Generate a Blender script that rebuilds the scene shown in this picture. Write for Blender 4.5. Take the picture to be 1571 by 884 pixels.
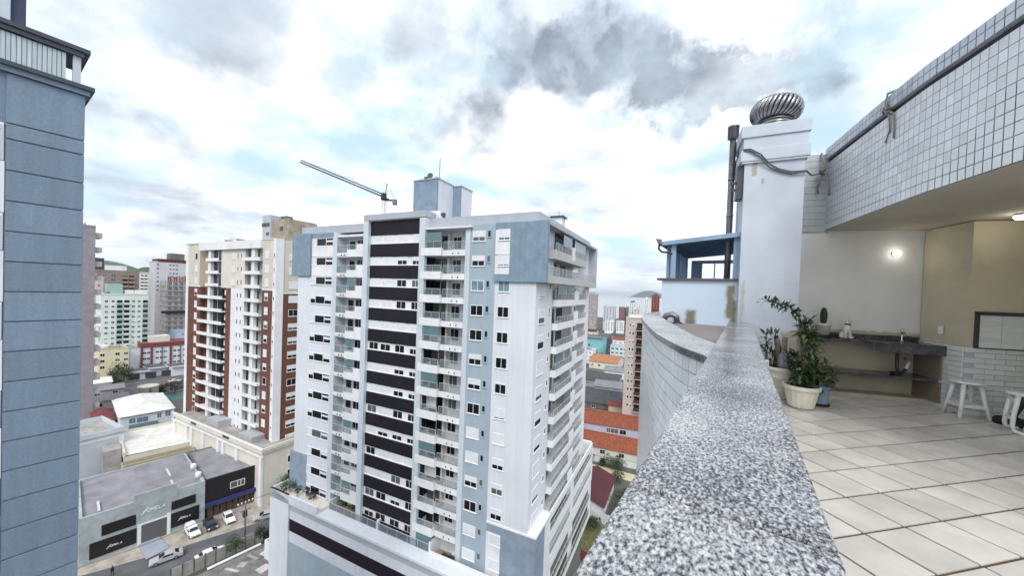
import bpy, bmesh, math, random
from mathutils import Vector, Matrix
random.seed(7)
R = math.radians
D = bpy.data
for o in list(D.objects): D.objects.remove(o)
sc = bpy.context.scene
COL = sc.collection
# ------------------------------------------------------------------ camera
H = 38.0          # eye level; the street lies at GZ
GZ = -13.5
FPX, PCX, PCY = 540.0, 785.5, 456.0
ROLL, PITCH, YAW = R(2.06), R(-.94), R(33.2)
AX = Vector((-math.sin(YAW)*math.cos(PITCH), math.cos(YAW)*math.cos(PITCH), math.sin(PITCH)))
RT0 = Vector((math.cos(YAW), math.sin(YAW), 0)); UP0 = RT0.cross(AX)
RT = RT0*math.cos(ROLL)+UP0*math.sin(ROLL); UP = UP0*math.cos(ROLL)-RT0*math.sin(ROLL)
EYE = Vector((0, 0, H))
cam = D.cameras.new('camera'); camo = D.objects.new('camera', cam); COL.objects.link(camo)
m = Matrix((RT, UP, -AX)).transposed().to_4x4(); m.translation = EYE
camo.matrix_world = m
cam.sensor_width = 36; cam.lens = FPX/1571*36; cam.shift_y = 14/1571
cam.clip_start = .05; cam.clip_end = 60000
sc.camera = camo
def ray(x, y): return AX*FPX+RT*(x-PCX)+UP*(PCY-y)
def gz(x, y, z):                     # the point of the level z that stands at this place of the survey picture
    d = ray(x, y); return EYE+d*((z-H)/d.z)
def gxp(x, y, X):
    d = ray(x, y); return EYE+d*(X/d.x)
def gd(x, y, dist): return EYE+ray(x, y)*(dist/FPX)
# ------------------------------------------------------------------ world, sun
SUN_EL, SUN_AZ = R(46), R(148)        # azimuth from +Y towards +X
EXPOSURE = .68
w = D.worlds.new('World'); sc.world = w; w.use_nodes = True
nt = w.node_tree; nt.nodes.clear()
N = nt.nodes.new; L = nt.links.new
def wmath(op, a, b=None, c=None, clamp=False):
    n = N('ShaderNodeMath'); n.operation = op; n.use_clamp = clamp
    for i, v in enumerate((a, b, c)):
        if v is None: continue
        if hasattr(v, 'default_value') or hasattr(v, 'is_output'): L(v, n.inputs[i])
        else: n.inputs[i].default_value = v
    return n.outputs[0]
def wvec(op, a, b):
    n = N('ShaderNodeVectorMath'); n.operation = op
    for i, v in enumerate((a, b)):
        if hasattr(v, 'is_output'): L(v, n.inputs[i])
        else: n.inputs[i].default_value = v
    return n
def wsmooth(v, lo, hi):
    n = N('ShaderNodeMapRange'); n.interpolation_type = 'SMOOTHSTEP'
    L(v, n.inputs[0]); n.inputs[1].default_value = lo; n.inputs[2].default_value = hi
    return n.outputs[0]
tc = N('ShaderNodeTexCoord'); dirv = tc.outputs['Generated']
sep = N('ShaderNodeSeparateXYZ'); L(dirv, sep.inputs[0])
zz = wmath('ADD', wmath('MAXIMUM', sep.outputs[2], 0.0), .16)
comb = N('ShaderNodeCombineXYZ'); L(wmath('DIVIDE', sep.outputs[0], zz), comb.inputs[0]); L(wmath('DIVIDE', sep.outputs[1], zz), comb.inputs[1])
def wnoise(scale, off, detail=7, rough=.56, dist=.15):
    v = wvec('ADD', comb.outputs[0], off).outputs[0]
    n = N('ShaderNodeTexNoise'); L(v, n.inputs['Vector']); n.inputs['Scale'].default_value = scale
    n.inputs['Detail'].default_value = detail; n.inputs['Roughness'].default_value = rough; n.inputs['Distortion'].default_value = dist
    return n.outputs[0]
n1 = wnoise(1.3, (3.1, 1.7, .3)); n2 = wnoise(2.6, (8.4, -2.2, 5.1)); n3 = wnoise(.9, (-4.4, 6.2, 2.0))
wn = N('ShaderNodeTexNoise'); wn.inputs['Scale'].default_value = 7; wn.inputs['Detail'].default_value = 6; wn.inputs['Roughness'].default_value = .6; L(dirv, wn.inputs['Vector'])
wsc = wvec('SUBTRACT', wn.outputs['Color'], (.5, .5, .5)); wm = N('ShaderNodeVectorMath'); wm.operation = 'SCALE'; L(wsc.outputs[0], wm.inputs[0]); wm.inputs['Scale'].default_value = .30
warped = wvec('NORMALIZE', wvec('ADD', dirv, wm.outputs[0]).outputs[0], (0, 0, 0)).outputs[0]
def blob(px, py, r0, r1):            # a bank of cloud round one direction of the sky
    d = ray(px, py).normalized()
    return wsmooth(wvec('DOT_PRODUCT', warped, d).outputs['Value'], math.cos(R(r1)), math.cos(R(r0)))
bank = None
for px, py, r0, r1, k in ((800, 85, .5, 7.5, .75), (880, 95, .5, 7, .85), (960, 105, .5, 6.5, .95), (1040, 125, .5, 6.5, 1.0), (1110, 130, .5, 6.5, 1.0), (1190, 115, .5, 6.5, .95), (1240, 150, .5, 6, .5), (760, 150, .5, 6, .6), (700, 210, .5, 7, .5), (760, 235, .5, 6, .4),
                          (640, 50, .5, 7, .35), (370, 20, .5, 9, .55), (540, 130, .5, 5, .5), (880, 260, .5, 8, .32), (1400, 60, .5, 7, .25), (300, 290, .5, 9, .42), (480, 300, .5, 9, .30), (180, 260, .5, 9, .35), (980, 330, .5, 8, .30), (640, 190, .5, 5, .35), (1000, 20, .5, 6, .1)):
    b = wmath('MULTIPLY', blob(px, py, r0, r1), k)
    bank = b if bank is None else wmath('ADD', bank, b)
bank = wmath('MINIMUM', bank, 1.15)
dark = wsmooth(wmath('ADD', wmath('MULTIPLY', n1, wmath('ADD', wmath('MULTIPLY', bank, .95), .50)), wmath('MULTIPLY', wmath('SUBTRACT', n2, .5), .55)), .30, 1.02)
n4 = wnoise(1.7, (1.4, 9.2, 3.3), 8, .56, .15)
grey = wsmooth(wmath('ADD', n4, wmath('MULTIPLY', bank, .16)), .43, .74)
sky = N('ShaderNodeTexSky'); sky.sky_type = 'NISHITA'; sky.sun_disc = False
sky.sun_elevation = SUN_EL; sky.sun_rotation = SUN_AZ; sky.altitude = 50; sky.air_density = 1.0; sky.dust_density = 1.2; sky.ozone_density = 1.2
def wmix(f, a, b):
    n = N('ShaderNodeMix'); n.data_type = 'RGBA'
    if hasattr(f, 'is_output'): L(f, n.inputs[0])
    else: n.inputs[0].default_value = f
    for i, v in ((6, a), (7, b)):
        if hasattr(v, 'is_output'): L(v, n.inputs[i])
        else: n.inputs[i].default_value = (*v, 1)
    return n.outputs[2]
cloud = wmix(dark, wmix(grey, (8.8, 9.0, 9.3), (4.5, 5.1, 5.9)), (1.7, 2.05, 2.5))
veil = wsmooth(wmath('ADD', n3, wmath('MULTIPLY', wmath('SUBTRACT', n2, .5), .5)), .28, .54)   # 1 where cloud closes the blue
bluegap = wmix(.72, sky.outputs[0], (5.0, 6.6, 7.4))
final = wmix(veil, bluegap, cloud)
# pale air near the horizon
low = wsmooth(sep.outputs[2], .20, .0)
final = wmix(wmath('MULTIPLY', low, .6), final, (5.0, 5.6, 6.4))
bg = N('ShaderNodeBackground'); L(final, bg.inputs[0]); bg.inputs[1].default_value = .10
wo = N('ShaderNodeOutputWorld'); L(bg.outputs[0], wo.inputs[0])
sl = D.lights.new('sun', 'SUN'); sl.energy = 1.45; sl.angle = R(28); sl.color = (1, .97, .92)
so = D.objects.new('sun', sl); COL.objects.link(so)
sd = Vector((math.sin(SUN_AZ)*math.cos(SUN_EL), math.cos(SUN_AZ)*math.cos(SUN_EL), math.sin(SUN_EL)))
so.rotation_euler = sd.to_track_quat('Z', 'Y').to_euler(); so.location = (0, 0, 120)
sc.view_settings.view_transform = 'Standard'; sc.view_settings.look = 'None'
sc.view_settings.exposure = EXPOSURE; sc.view_settings.gamma = 1
sc.render.engine = 'CYCLES'
sc.cycles.max_bounces = 8; sc.cycles.transparent_max_bounces = 16
# ------------------------------------------------------------------ materials
MATS = {}
def mat(name, col, rough=.7, var=0., streak=0., rv=0., alt=None, scale=3., bump=0., bscale=None, metal=0., spec=.5, col2=None, stretch=None, detail=6, emit=None, estr=0, contrast=(.3, .7)):
    if name in MATS: return MATS[name]
    mt = D.materials.new(name); mt.use_nodes = True; t = mt.node_tree; b = t.nodes['Principled BSDF']
    b.inputs['Base Color'].default_value = (*col, 1); b.inputs['Roughness'].default_value = rough
    b.inputs['Metallic'].default_value = metal; b.inputs['Specular IOR Level'].default_value = spec
    if emit: b.inputs['Emission Color'].default_value = (*emit, 1); b.inputs['Emission Strength'].default_value = estr
    if var or bump or col2:
        c = t.nodes.new('ShaderNodeTexCoord'); mp = t.nodes.new('ShaderNodeMapping'); t.links.new(c.outputs['Object'], mp.inputs[0])
        oi = t.nodes.new('ShaderNodeObjectInfo'); cx = t.nodes.new('ShaderNodeCombineXYZ')
        ml = t.nodes.new('ShaderNodeMath'); ml.operation = 'MULTIPLY'; ml.inputs[1].default_value = 37.
        t.links.new(oi.outputs['Random'], ml.inputs[0]); t.links.new(ml.outputs[0], cx.inputs[0]); t.links.new(ml.outputs[0], cx.inputs[1])
        t.links.new(cx.outputs[0], mp.inputs['Location'])
        if stretch: mp.inputs['Scale'].default_value = stretch
    if var or col2:
        n = t.nodes.new('ShaderNodeTexNoise'); n.inputs['Scale'].default_value = scale; n.inputs['Detail'].default_value = detail; n.inputs['Roughness'].default_value = .6
        t.links.new(mp.outputs[0], n.inputs['Vector'])
        r = t.nodes.new('ShaderNodeValToRGB'); e = r.color_ramp.elements
        e[0].position, e[1].position = contrast
        c2 = col2 if col2 else tuple(max(0, x*(1-var)) for x in col)
        c1 = col if col2 else tuple(min(1, x*(1+var*.5)) for x in col)
        e[0].color = (*c2, 1); e[1].color = (*c1, 1)
        t.links.new(n.outputs[0], r.inputs[0]); res = r.outputs[0]
        def mul(res, fac_sock, lo, hi):
            mr = t.nodes.new('ShaderNodeMapRange'); t.links.new(fac_sock, mr.inputs[0]); mr.inputs[1].default_value = lo[0]; mr.inputs[2].default_value = lo[1]; mr.inputs[3].default_value = hi[0]; mr.inputs[4].default_value = hi[1]
            mm = t.nodes.new('ShaderNodeMix'); mm.data_type = 'RGBA'; mm.blend_type = 'MULTIPLY'; mm.inputs[0].default_value = 1; t.links.new(res, mm.inputs[6]); t.links.new(mr.outputs[0], mm.inputs[7]); return mm.outputs[2]
        if streak:
            m2 = t.nodes.new('ShaderNodeMapping'); m2.inputs['Scale'].default_value = (1.6, 1.6, .05); t.links.new(mp.outputs[0], m2.inputs[0])
            ns = t.nodes.new('ShaderNodeTexNoise'); ns.inputs['Scale'].default_value = 1.5; ns.inputs['Detail'].default_value = 6; ns.inputs['Roughness'].default_value = .65; t.links.new(m2.outputs[0], ns.inputs['Vector'])
            res = mul(res, ns.outputs[0], (.35, .62), (1-streak, 1))
        if rv: res = mul(res, oi.outputs['Random'], (0, 1), (1-rv, 1+rv*.4))
        if alt:
            gt = t.nodes.new('ShaderNodeMath'); gt.operation = 'GREATER_THAN'; gt.inputs[1].default_value = .72; t.links.new(oi.outputs['Random'], gt.inputs[0])
            ma = t.nodes.new('ShaderNodeMix'); ma.data_type = 'RGBA'; t.links.new(gt.outputs[0], ma.inputs[0]); t.links.new(res, ma.inputs[6]); ma.inputs[7].default_value = (*alt, 1); res = ma.outputs[2]
        t.links.new(res, b.inputs['Base Color'])
    if bump:
        n2 = t.nodes.new('ShaderNodeTexNoise'); n2.inputs['Scale'].default_value = bscale or scale*4; n2.inputs['Detail'].default_value = 4
        t.links.new(mp.outputs[0], n2.inputs['Vector'])
        bp = t.nodes.new('ShaderNodeBump'); bp.inputs['Strength'].default_value = bump; bp.inputs['Distance'].default_value = .02
        t.links.new(n2.outputs[0], bp.inputs['Height']); t.links.new(bp.outputs[0], b.inputs['Normal'])
    MATS[name] = mt; return mt
def wall(name, col, var=.10, scale=.35, rough=.8): return mat(name, col, rough, var=var, scale=scale, bump=.15, bscale=18, detail=8, streak=.075)
def glass(name, col, alpha, rough=.08):
    if name in MATS: return MATS[name]
    mt = mat(name, col, rough); b = mt.node_tree.nodes['Principled BSDF']; b.inputs['Alpha'].default_value = alpha
    return mt
white = wall('white_render', (.78, .79, .81)); whiteB = wall('white_blue_render', (.70, .73, .79), scale=.15)
blueP = wall('blue_paint', (.22, .30, .39), scale=.9, var=.22); tealP = wall('grey_blue_paint', (.36, .44, .51), scale=.3)
baseP = wall('base_blue_paint', (.27, .34, .43), var=.2, scale=.8); finP = wall('pale_grey_paint', (.58, .64, .70))
lilac = wall('parapet_paint', (.43, .46, .52)); greyc = wall('grey_fascia', (.50, .50, .50))
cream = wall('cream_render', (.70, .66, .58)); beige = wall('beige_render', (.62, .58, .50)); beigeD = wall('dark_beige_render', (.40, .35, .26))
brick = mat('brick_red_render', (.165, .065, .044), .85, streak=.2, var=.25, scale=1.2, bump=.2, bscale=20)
darkp = mat('dark_cladding', (.015, .012, .021), .6, spec=.25, var=.3, scale=.6)
pane = mat('window_glass', (.012, .014, .018), .14, var=.6, scale=.8, spec=.28, alt=(.11, .115, .12))
paneB = mat('blue_window_glass', (.16, .26, .34), .08, var=.5, scale=.5)
paneG = glass('railing_glass', (.22, .28, .32), .30); paneT = glass('teal_glass', (.16, .28, .30), .62)
shut = mat('roller_shutter', (.72, .74, .78), .6, var=.1, scale=1.5); frameW = mat('white_aluminium', (.78, .79, .80), .45)
frameD = mat('dark_aluminium', (.05, .05, .055), .4); railW = mat('rail_aluminium', (.52, .53, .55), .4)
concr = mat('concrete', (.36, .35, .34), .9, var=.35, scale=.6, bump=.3, bscale=12); concD = mat('dark_concrete', (.17, .16, .16), .9, var=.4, scale=.5, bump=.3)
asph = mat('asphalt', (.115, .115, .125), .9, var=.35, scale=.35, bump=.2, bscale=9)
pave = mat('worn_paving', (.42, .38, .33), .9, var=.45, scale=.5, bump=.2, bscale=6)
roofg = mat('fibre_cement_roof', (.255, .25, .28), .9, var=.3, scale=.4, bump=.2, bscale=5)
roofw = mat('white_roof_sheet', (.74, .73, .70), .7, var=.2, scale=.5, streak=.1); roofd = mat('dark_roof_sheet', (.075, .08, .09), .8, var=.4, scale=.5)
terra = mat('terracotta_tiles', (.27, .075, .035), .85, var=.5, scale=1.2, bump=.5, bscale=6); maroon = mat('maroon_sheet', (.085, .02, .03), .75, var=.35, scale=.4)
redp = mat('red_paint', (.19, .045, .045), .7, var=.2, scale=.6); dirt = mat('dark_soil', (.05, .04, .03), .95, var=.3, scale=8)
leafA = mat('leaf_green', (.065, .12, .03), .5, col2=(.025, .055, .014), scale=2.5); leafB = mat('leaf_light', (.17, .21, .06), .5, col2=(.05, .09, .02), scale=4)
leafD = mat('leaf_dark', (.03, .055, .022), .6, col2=(.012, .028, .01), scale=2.); bark = mat('bark', (.10, .075, .05), .9, var=.3, scale=6)
steel = mat('galvanised_steel', (.33, .34, .36), .30, metal=1., var=.25, scale=9); steelD = mat('weathered_steel', (.20, .20, .21), .45, metal=.8, var=.3, scale=5)
wood = mat('deck_boards', (.33, .25, .17), .8, var=.3, scale=1.5, stretch=(1, 8, 1))
black = mat('black_rubber', (.012, .012, .013), .7); chrome = mat('chrome', (.75, .75, .75), .15, metal=1.)
plastW = mat('white_plastic', (.78, .80, .79), .45, var=.1, scale=9)
# ------------------------------------------------------------------ mesh builder
class M:
    def __init__(s, *mats, dz=0.): s.v = []; s.f = []; s.m = []; s.mats = list(mats); s.dz = dz; s.sm = []
    def quad(s, pts, m=0, smooth=False):
        b = len(s.v); s.v += [(p[0], p[1], p[2]+s.dz) for p in pts]; s.f.append(tuple(range(b, b+len(pts)))); s.m.append(m); s.sm.append(smooth); return s
    def box(s, x0, x1, y0, y1, z0, z1, m=0):
        if x0 > x1: x0, x1 = x1, x0
        if y0 > y1: y0, y1 = y1, y0
        if z0 > z1: z0, z1 = z1, z0
        b = len(s.v); s.v += [(x, y, z+s.dz) for z in (z0, z1) for x, y in ((x0, y0), (x1, y0), (x1, y1), (x0, y1))]
        for f in ((0, 3, 2, 1), (4, 5, 6, 7), (0, 1, 5, 4), (1, 2, 6, 5), (2, 3, 7, 6), (3, 0, 4, 7)):
            s.f.append(tuple(b+i for i in f)); s.m.append(m); s.sm.append(False)
        return s
    def prism(s, poly, z0, z1, m=0, top=None):   # poly counter-clockwise from above
        n = len(poly); b = len(s.v); t = top or poly
        s.v += [(p[0], p[1], z0+s.dz) for p in poly]+[(p[0], p[1], z1+s.dz) for p in t]
        s.f.append(tuple(b+i for i in reversed(range(n)))); s.f.append(tuple(b+n+i for i in range(n)))
        for i in range(n): j = (i+1) % n; s.f.append((b+i, b+j, b+n+j, b+n+i))
        s.m += [m]*(n+2); s.sm += [False]*(n+2); return s
    def lathe(s, prof, c=(0, 0), n=16, m=0, smooth=True):
        b = len(s.v)
        for r, z in prof:
            for k in range(n): a = 2*math.pi*k/n; s.v.append((c[0]+r*math.cos(a), c[1]+r*math.sin(a), z+s.dz))
        for i in range(len(prof)-1):
            for k in range(n):
                k2 = (k+1) % n; s.f.append((b+i*n+k, b+i*n+k2, b+(i+1)*n+k2, b+(i+1)*n+k)); s.m.append(m); s.sm.append(smooth)
        for i, rev in ((0, True), (len(prof)-1, False)):
            if prof[i][0] > 1e-4:
                ids = [b+i*n+k for k in range(n)]; s.f.append(tuple(reversed(ids) if rev else ids)); s.m.append(m); s.sm.append(False)
        return s
    def tube(s, path, r, n=8, m=0, r1=None):
        path = [Vector(p) for p in path]; b = len(s.v); q = len(path)
        for i, p in enumerate(path):
            t = (path[min(i+1, q-1)]-path[max(i-1, 0)]).normalized()
            a = Vector((0, 0, 1)) if abs(t.z) < .9 else Vector((1, 0, 0))
            u = t.cross(a).normalized(); v2 = t.cross(u); rr = r if r1 is None else r+(r1-r)*i/(q-1)
            for k in range(n):
                an = 2*math.pi*k/n; x = p+u*rr*math.cos(an)+v2*rr*math.sin(an); s.v.append((x.x, x.y, x.z+s.dz))
        for i in range(q-1):
            for k in range(n):
                k2 = (k+1) % n; s.f.append((b+i*n+k, b+(i+1)*n+k, b+(i+1)*n+k2, b+i*n+k2)); s.m.append(m); s.sm.append(n > 5)
        s.f.append(tuple(b+k for k in range(n))); s.f.append(tuple(b+(q-1)*n+k for k in reversed(range(n)))); s.m += [m, m]; s.sm += [False]*2
        return s
    def beam(s, a, b_, t, m=0): return s.tube([a, b_], t*.7, 4, m)
    def mesh(s, name='mesh'):
        me = D.meshes.new(name); me.from_pydata(s.v, [], s.f)
        for x in s.mats: me.materials.append(x)
        me.polygons.foreach_set('material_index', s.m); me.polygons.foreach_set('use_smooth', s.sm); me.update(); return me
    def obj(s, name, parent=None, loc=None, rotz=0., bevel=0.):
        return put(s.mesh(name), name, parent, loc, rotz, bevel)
def put(me, name, parent=None, loc=None, rotz=0., bevel=0.):
    o = D.objects.new(name, me); COL.objects.link(o)
    if parent is not None: o.parent = parent
    if loc is not None: o.location = loc
    if rotz: o.rotation_euler.z = rotz
    if bevel:
        b = o.modifiers.new('bevel', 'BEVEL'); b.width = bevel; b.segments = 2; b.limit_method = 'ANGLE'
    return o
def tag(o, label=None, cat=None, group=None, kind=None):
    if label: o['label'] = label
    if cat: o['category'] = cat
    if group: o['group'] = group
    if kind: o['kind'] = kind
    return o
def thing(name, label, cat, loc=(0, 0, 0), rotz=0., group=None):
    o = D.objects.new(name, None); COL.objects.link(o); o.location = loc; o.rotation_euler.z = rotz; o.empty_display_size = .3
    return tag(o, label, cat, group)
def copy_tree(o, parent=None):
    c = o.copy(); COL.objects.link(c)
    if parent is not None: c.parent = parent
    for ch in list(o.children): copy_tree(ch, c)
    return c
def struct(o): o['kind'] = 'structure'; return o
# windows: meshes face -y, origin at bottom centre of the opening
WM = {}
def wmesh(kind, w, h, mull=1, fr=frameW, pm=pane):
    k = (kind, round(w, 2), round(h, 2), mull, fr.name, pm.name)
    if k in WM: return WM[k]
    a = M(fr, pm); t = .07
    if kind == 'frame':
        a.box(-w/2, w/2, -.05, .02, -t, 0).box(-w/2, w/2, -.05, .02, h, h+t).box(-w/2-t, -w/2, -.05, .02, -t, h+t).box(w/2, w/2+t, -.05, .02, -t, h+t)
        for i in range(mull): x = -w/2+w*(i+1)/(mull+1); a.box(x-.03, x+.03, -.03, .02, 0, h)
        a.box(-w/2-t-.05, w/2+t+.05, -.10, .02, -t-.06, -t)
    elif kind == 'pane': a.quad([(-w/2, -.012, 0), (w/2, -.012, 0), (w/2, -.012, h), (-w/2, -.012, h)], 1)
    elif kind == 'shutter':
        a.box(-w/2, w/2, -.04, -.014, 0, h)
        for i in range(1, int(h/.22)): a.box(-w/2, w/2, -.046, -.04, i*.22, i*.22+.02)
    WM[k] = a.mesh('window_'+kind); return WM[k]
def window(parent, x, y, z, w, h, face='S', mull=1, shade=0., fr=frameW, pm=pane):
    rz = {'S': 0, 'E': math.pi/2, 'W': -math.pi/2, 'N': math.pi}[face]
    f = put(wmesh('frame', w, h, mull, fr), 'window', parent, (x, y, z), rz)
    put(wmesh('pane', w, h, 1, fr, pm), 'pane', f)
    if shade > .05: put(wmesh('shutter', w, round(h*shade, 2), 1, shut), 'shutter', f, (0, 0, h*(1-shade)))
    return f
# ================================================================== SETTING
ground_m = mat('city_ground', (.12, .115, .105), .95, col2=(.045, .055, .035), scale=.03, bump=.1, bscale=2, detail=10, contrast=(.38, .62))
g = M(ground_m); g.quad([(-9000, -6000, GZ), (9000, -6000, GZ), (9000, 20000, GZ), (-9000, 20000, GZ)]); struct(g.obj('ground'))
sea_m = mat('sea_water', (.33, .36, .36), .25, var=.12, scale=.004, stretch=(1, .15, 1))
g = M(sea_m); g.quad([(-900, 780, GZ+.4), (9000, 620, GZ+.4), (50000, 40000, GZ+.4), (-30000, 40000, GZ+.4), (-3000, 1500, GZ+.4)]); struct(g.obj('sea'))
hill_m = mat('far_hill', (.055, .08, .045), 1, var=.3, scale=.004); hill_n = mat('wooded_hill', (.06, .08, .045), 1, var=.5, scale=.02)
def hill(name, cx, cy, rx, ry, h, mt, seed, rot=0):
    rnd = random.Random(seed); a = M(mt); n = 26; k = 10; ph = [rnd.uniform(0, 6) for _ in range(6)]
    pts = []
    for i in range(k+1):
        for j in range(n):
            t = i/k; an = 2*math.pi*j/n
            rr = 1+.16*math.sin(3*an+ph[0])+.1*math.sin(5*an+ph[1])
            z = h*(math.cos(t*math.pi/2)**1.3)*(1+.10*math.sin(4*an+ph[2]+3*t)*t)
            x = rx*t*rr*math.cos(an); y = ry*t*rr*math.sin(an)
            pts.append((cx+x*math.cos(rot)-y*math.sin(rot), cy+x*math.sin(rot)+y*math.cos(rot), GZ-1+max(0, z)))
    a.v = pts
    for i in range(k):
        for j in range(n): j2 = (j+1) % n; a.f.append((i*n+j, (i+1)*n+j, (i+1)*n+j2, i*n+j2)); a.m.append(0); a.sm.append(True)
    return struct(a.obj(name))
hill('hill', -4500, 560, 600, 560, 190, hill_m, 3); hill('hill', -4400, 900, 500, 500, 110, hill_m, 5)
hill('hill', -1750, 330, 140, 70, 92, hill_n, 8)
hill('hill', -2700, 12800, 620, 420, 245, mat('far_island', (.06, .08, .05), 1, var=.2, scale=.003), 11)
hill('hill', -2050, 13200, 700, 420, 150, MATS['far_island'], 12)
# ------------------------------------------------------------------ roads
a = M(asph); a.quad([(-97, 2, GZ+.008), (-80.2, 2, GZ+.008), (-79.2, 20, GZ+.008), (-77.6, 40, GZ+.008), (-74, 90, GZ+.008), (-81, 90, GZ+.008), (-84.6, 34, GZ+.008), (-88.2, 22, GZ+.008), (-92.8, 11, GZ+.008)]); struct(a.obj('road'))
a = M(pave); a.prism([(-97.5, 2), (-93.0, 10.4), (-88.4, 21.9), (-85.0, 33), (-84.2, 40), (-95, 40), (-98.5, 24), (-98.8, 2)][::1], GZ-.1, GZ+.12); struct(a.obj('pavement'))
a = M(mat('kerb_stone', (.42, .40, .38), .9, var=.2, scale=3))
kp = [(-97.5, 2), (-93.0, 10.4), (-88.4, 21.9), (-85.0, 33), (-84.2, 40)]
for (x0, y0), (x1, y1) in zip(kp, kp[1:]):
    d = Vector((x1-x0, y1-y0, 0)); n_ = Vector((d.y, -d.x, 0)).normalized()*.14; k = max(1, int(d.length/1.0))
    for i in range(k):
        p = Vector((x0, y0, 0))+d*(i/k); q = Vector((x0, y0, 0))+d*((i+.985)/k)
        a.prism([(p.x, p.y), (p.x+n_.x, p.y+n_.y), (q.x+n_.x, q.y+n_.y), (q.x, q.y)], GZ, GZ+.13)
struct(a.obj('kerb'))
a = M(mat('blue_grey_slab', (.33, .36, .43), .85, var=.15, scale=.8)); a.prism([(-95.9, 17.5), (-88.9, 17.4), (-89.4, 20.7), (-95.7, 20.3)], GZ+.125, GZ+.30, top=[(-95.9, 17.5), (-88.9, 17.4), (-89.4, 20.7), (-95.7, 20.3)])
o = a.obj('loading_ramp'); tag(o, 'flat blue-grey ramp slab in front of the grey shop door', 'ramp')
# ================================================================== OUR TERRACE
FZ = 36.45
gran = D.materials.new('speckled_granite'); gran.use_nodes = True
def granite(mt, c0, c1, c2, sc1=70, rough=.22):
    t = mt.node_tree; b = t.nodes['Principled BSDF']; c = t.nodes.new('ShaderNodeTexCoord'); mp = t.nodes.new('ShaderNodeMapping')
    mp.inputs['Scale'].default_value = (1, .62, 1); mp.inputs['Rotation'].default_value = (0, 0, R(38)); t.links.new(c.outputs['Object'], mp.inputs[0])
    n1 = t.nodes.new('ShaderNodeTexNoise'); n1.inputs['Scale'].default_value = sc1; n1.inputs['Detail'].default_value = 4; n1.inputs['Roughness'].default_value = .72; n1.inputs['Distortion'].default_value = 0
    n2 = t.nodes.new('ShaderNodeTexNoise'); n2.inputs['Scale'].default_value = 3.0; n2.inputs['Detail'].default_value = 7; n2.inputs['Roughness'].default_value = .65
    n3 = t.nodes.new('ShaderNodeTexVoronoi'); n3.inputs['Scale'].default_value = sc1*1.6
    for n in (n1, n2, n3): t.links.new(mp.outputs[0], n.inputs['Vector'])
    ad = t.nodes.new('ShaderNodeMath'); ad.operation = 'MULTIPLY_ADD'; t.links.new(n2.outputs[0], ad.inputs[0]); ad.inputs[1].default_value = .42; t.links.new(n1.outputs[0], ad.inputs[2])
    a2 = t.nodes.new('ShaderNodeMath'); a2.operation = 'MULTIPLY_ADD'; t.links.new(n3.outputs['Distance'], a2.inputs[0]); a2.inputs[1].default_value = .10; t.links.new(ad.outputs[0], a2.inputs[2])
    r = t.nodes.new('ShaderNodeValToRGB'); e = r.color_ramp.elements; e[0].position = .655; e[0].color = (*c0, 1); e[1].position = .915; e[1].color = (*c2, 1)
    x = e.new(.755); x.color = (*c1, 1); t.links.new(a2.outputs[0], r.inputs[0]); t.links.new(r.outputs[0], b.inputs['Base Color'])
    b.inputs['Roughness'].default_value = rough
    bp = t.nodes.new('ShaderNodeBump'); bp.inputs['Strength'].default_value = .22; bp.inputs['Distance'].default_value = .003; t.links.new(n1.outputs[0], bp.inputs['Height']); t.links.new(bp.outputs[0], b.inputs['Normal'])
granite(gran, (.018, .02, .028), (.235, .24, .26), (.60, .595, .605), 150, .16)
granD = D.materials.new('dark_granite'); granD.use_nodes = True; granite(granD, (.010, .011, .014), (.055, .058, .066), (.19, .19, .205), 90, .2)
granL = D.materials.new('light_granite'); granL.use_nodes = True; granite(granL, (.22, .23, .25), (.40, .41, .43), (.55, .56, .57), 80, .5)
bldw = wall('own_building_render', (.74, .76, .80))
# parapet
t = thing('parapet_wall', 'low terrace wall topped with speckled grey granite beside the tiled floor', 'parapet', (0, 0, FZ-.6))
M(bldw, dz=.6-FZ).box(-.155, .117, -3, 7.36, FZ-.6, 37.555).obj('wall', t)
for i, (y0, y1) in enumerate(((-3, -1.6), (-1.592, .758), (.768, 3.05), (3.060, 5.3), (5.310, 7.395))):
    o = M(gran).box(-.187, .147, 0, y1-y0, 0, .045).obj('coping_slab', t, (0, y0, 37.555-(FZ-.6)), bevel=.006)
    if i == 2: o.rotation_euler.y = R(-.12)
M(mat('dark_mortar', (.03, .03, .03), .9)).box(-.17, .13, -1.59, 7.3, 37.5555-(FZ-.6), 37.585-(FZ-.6)).obj('joint_mortar', t)
# own building below
t = thing('own_building', 'white building side that carries the terrace, below the granite parapet', 'building', (0, 0, GZ))
M(bldw, dz=-GZ).box(-.15, 6.2, -6, 9.4, GZ, FZ-.62).obj('wall', t)
# floor tiles, laid diagonally
fl_m = mat('floor_tile', (.68, .65, .605), .30, rv=.14, var=.24, scale=2.2, spec=.4, detail=8); gro = mat('floor_grout', (.10, .065, .035), .95, var=.4, scale=4)
a = M(gro); a.box(-.14, 6.1, -4, 9.2, FZ-.6, FZ-.008); floor = struct(a.obj('terrace_floor'))
ca, sa = math.cos(R(46.2)), math.sin(R(46.2)); hs, vs = .359, .378; cnt = 0
tm = M(fl_m).box(-vs/2+.010, vs/2-.010, -hs/2+.010, hs/2-.010, -.012, 0); tmesh = tm.mesh('floor_tile')
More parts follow.
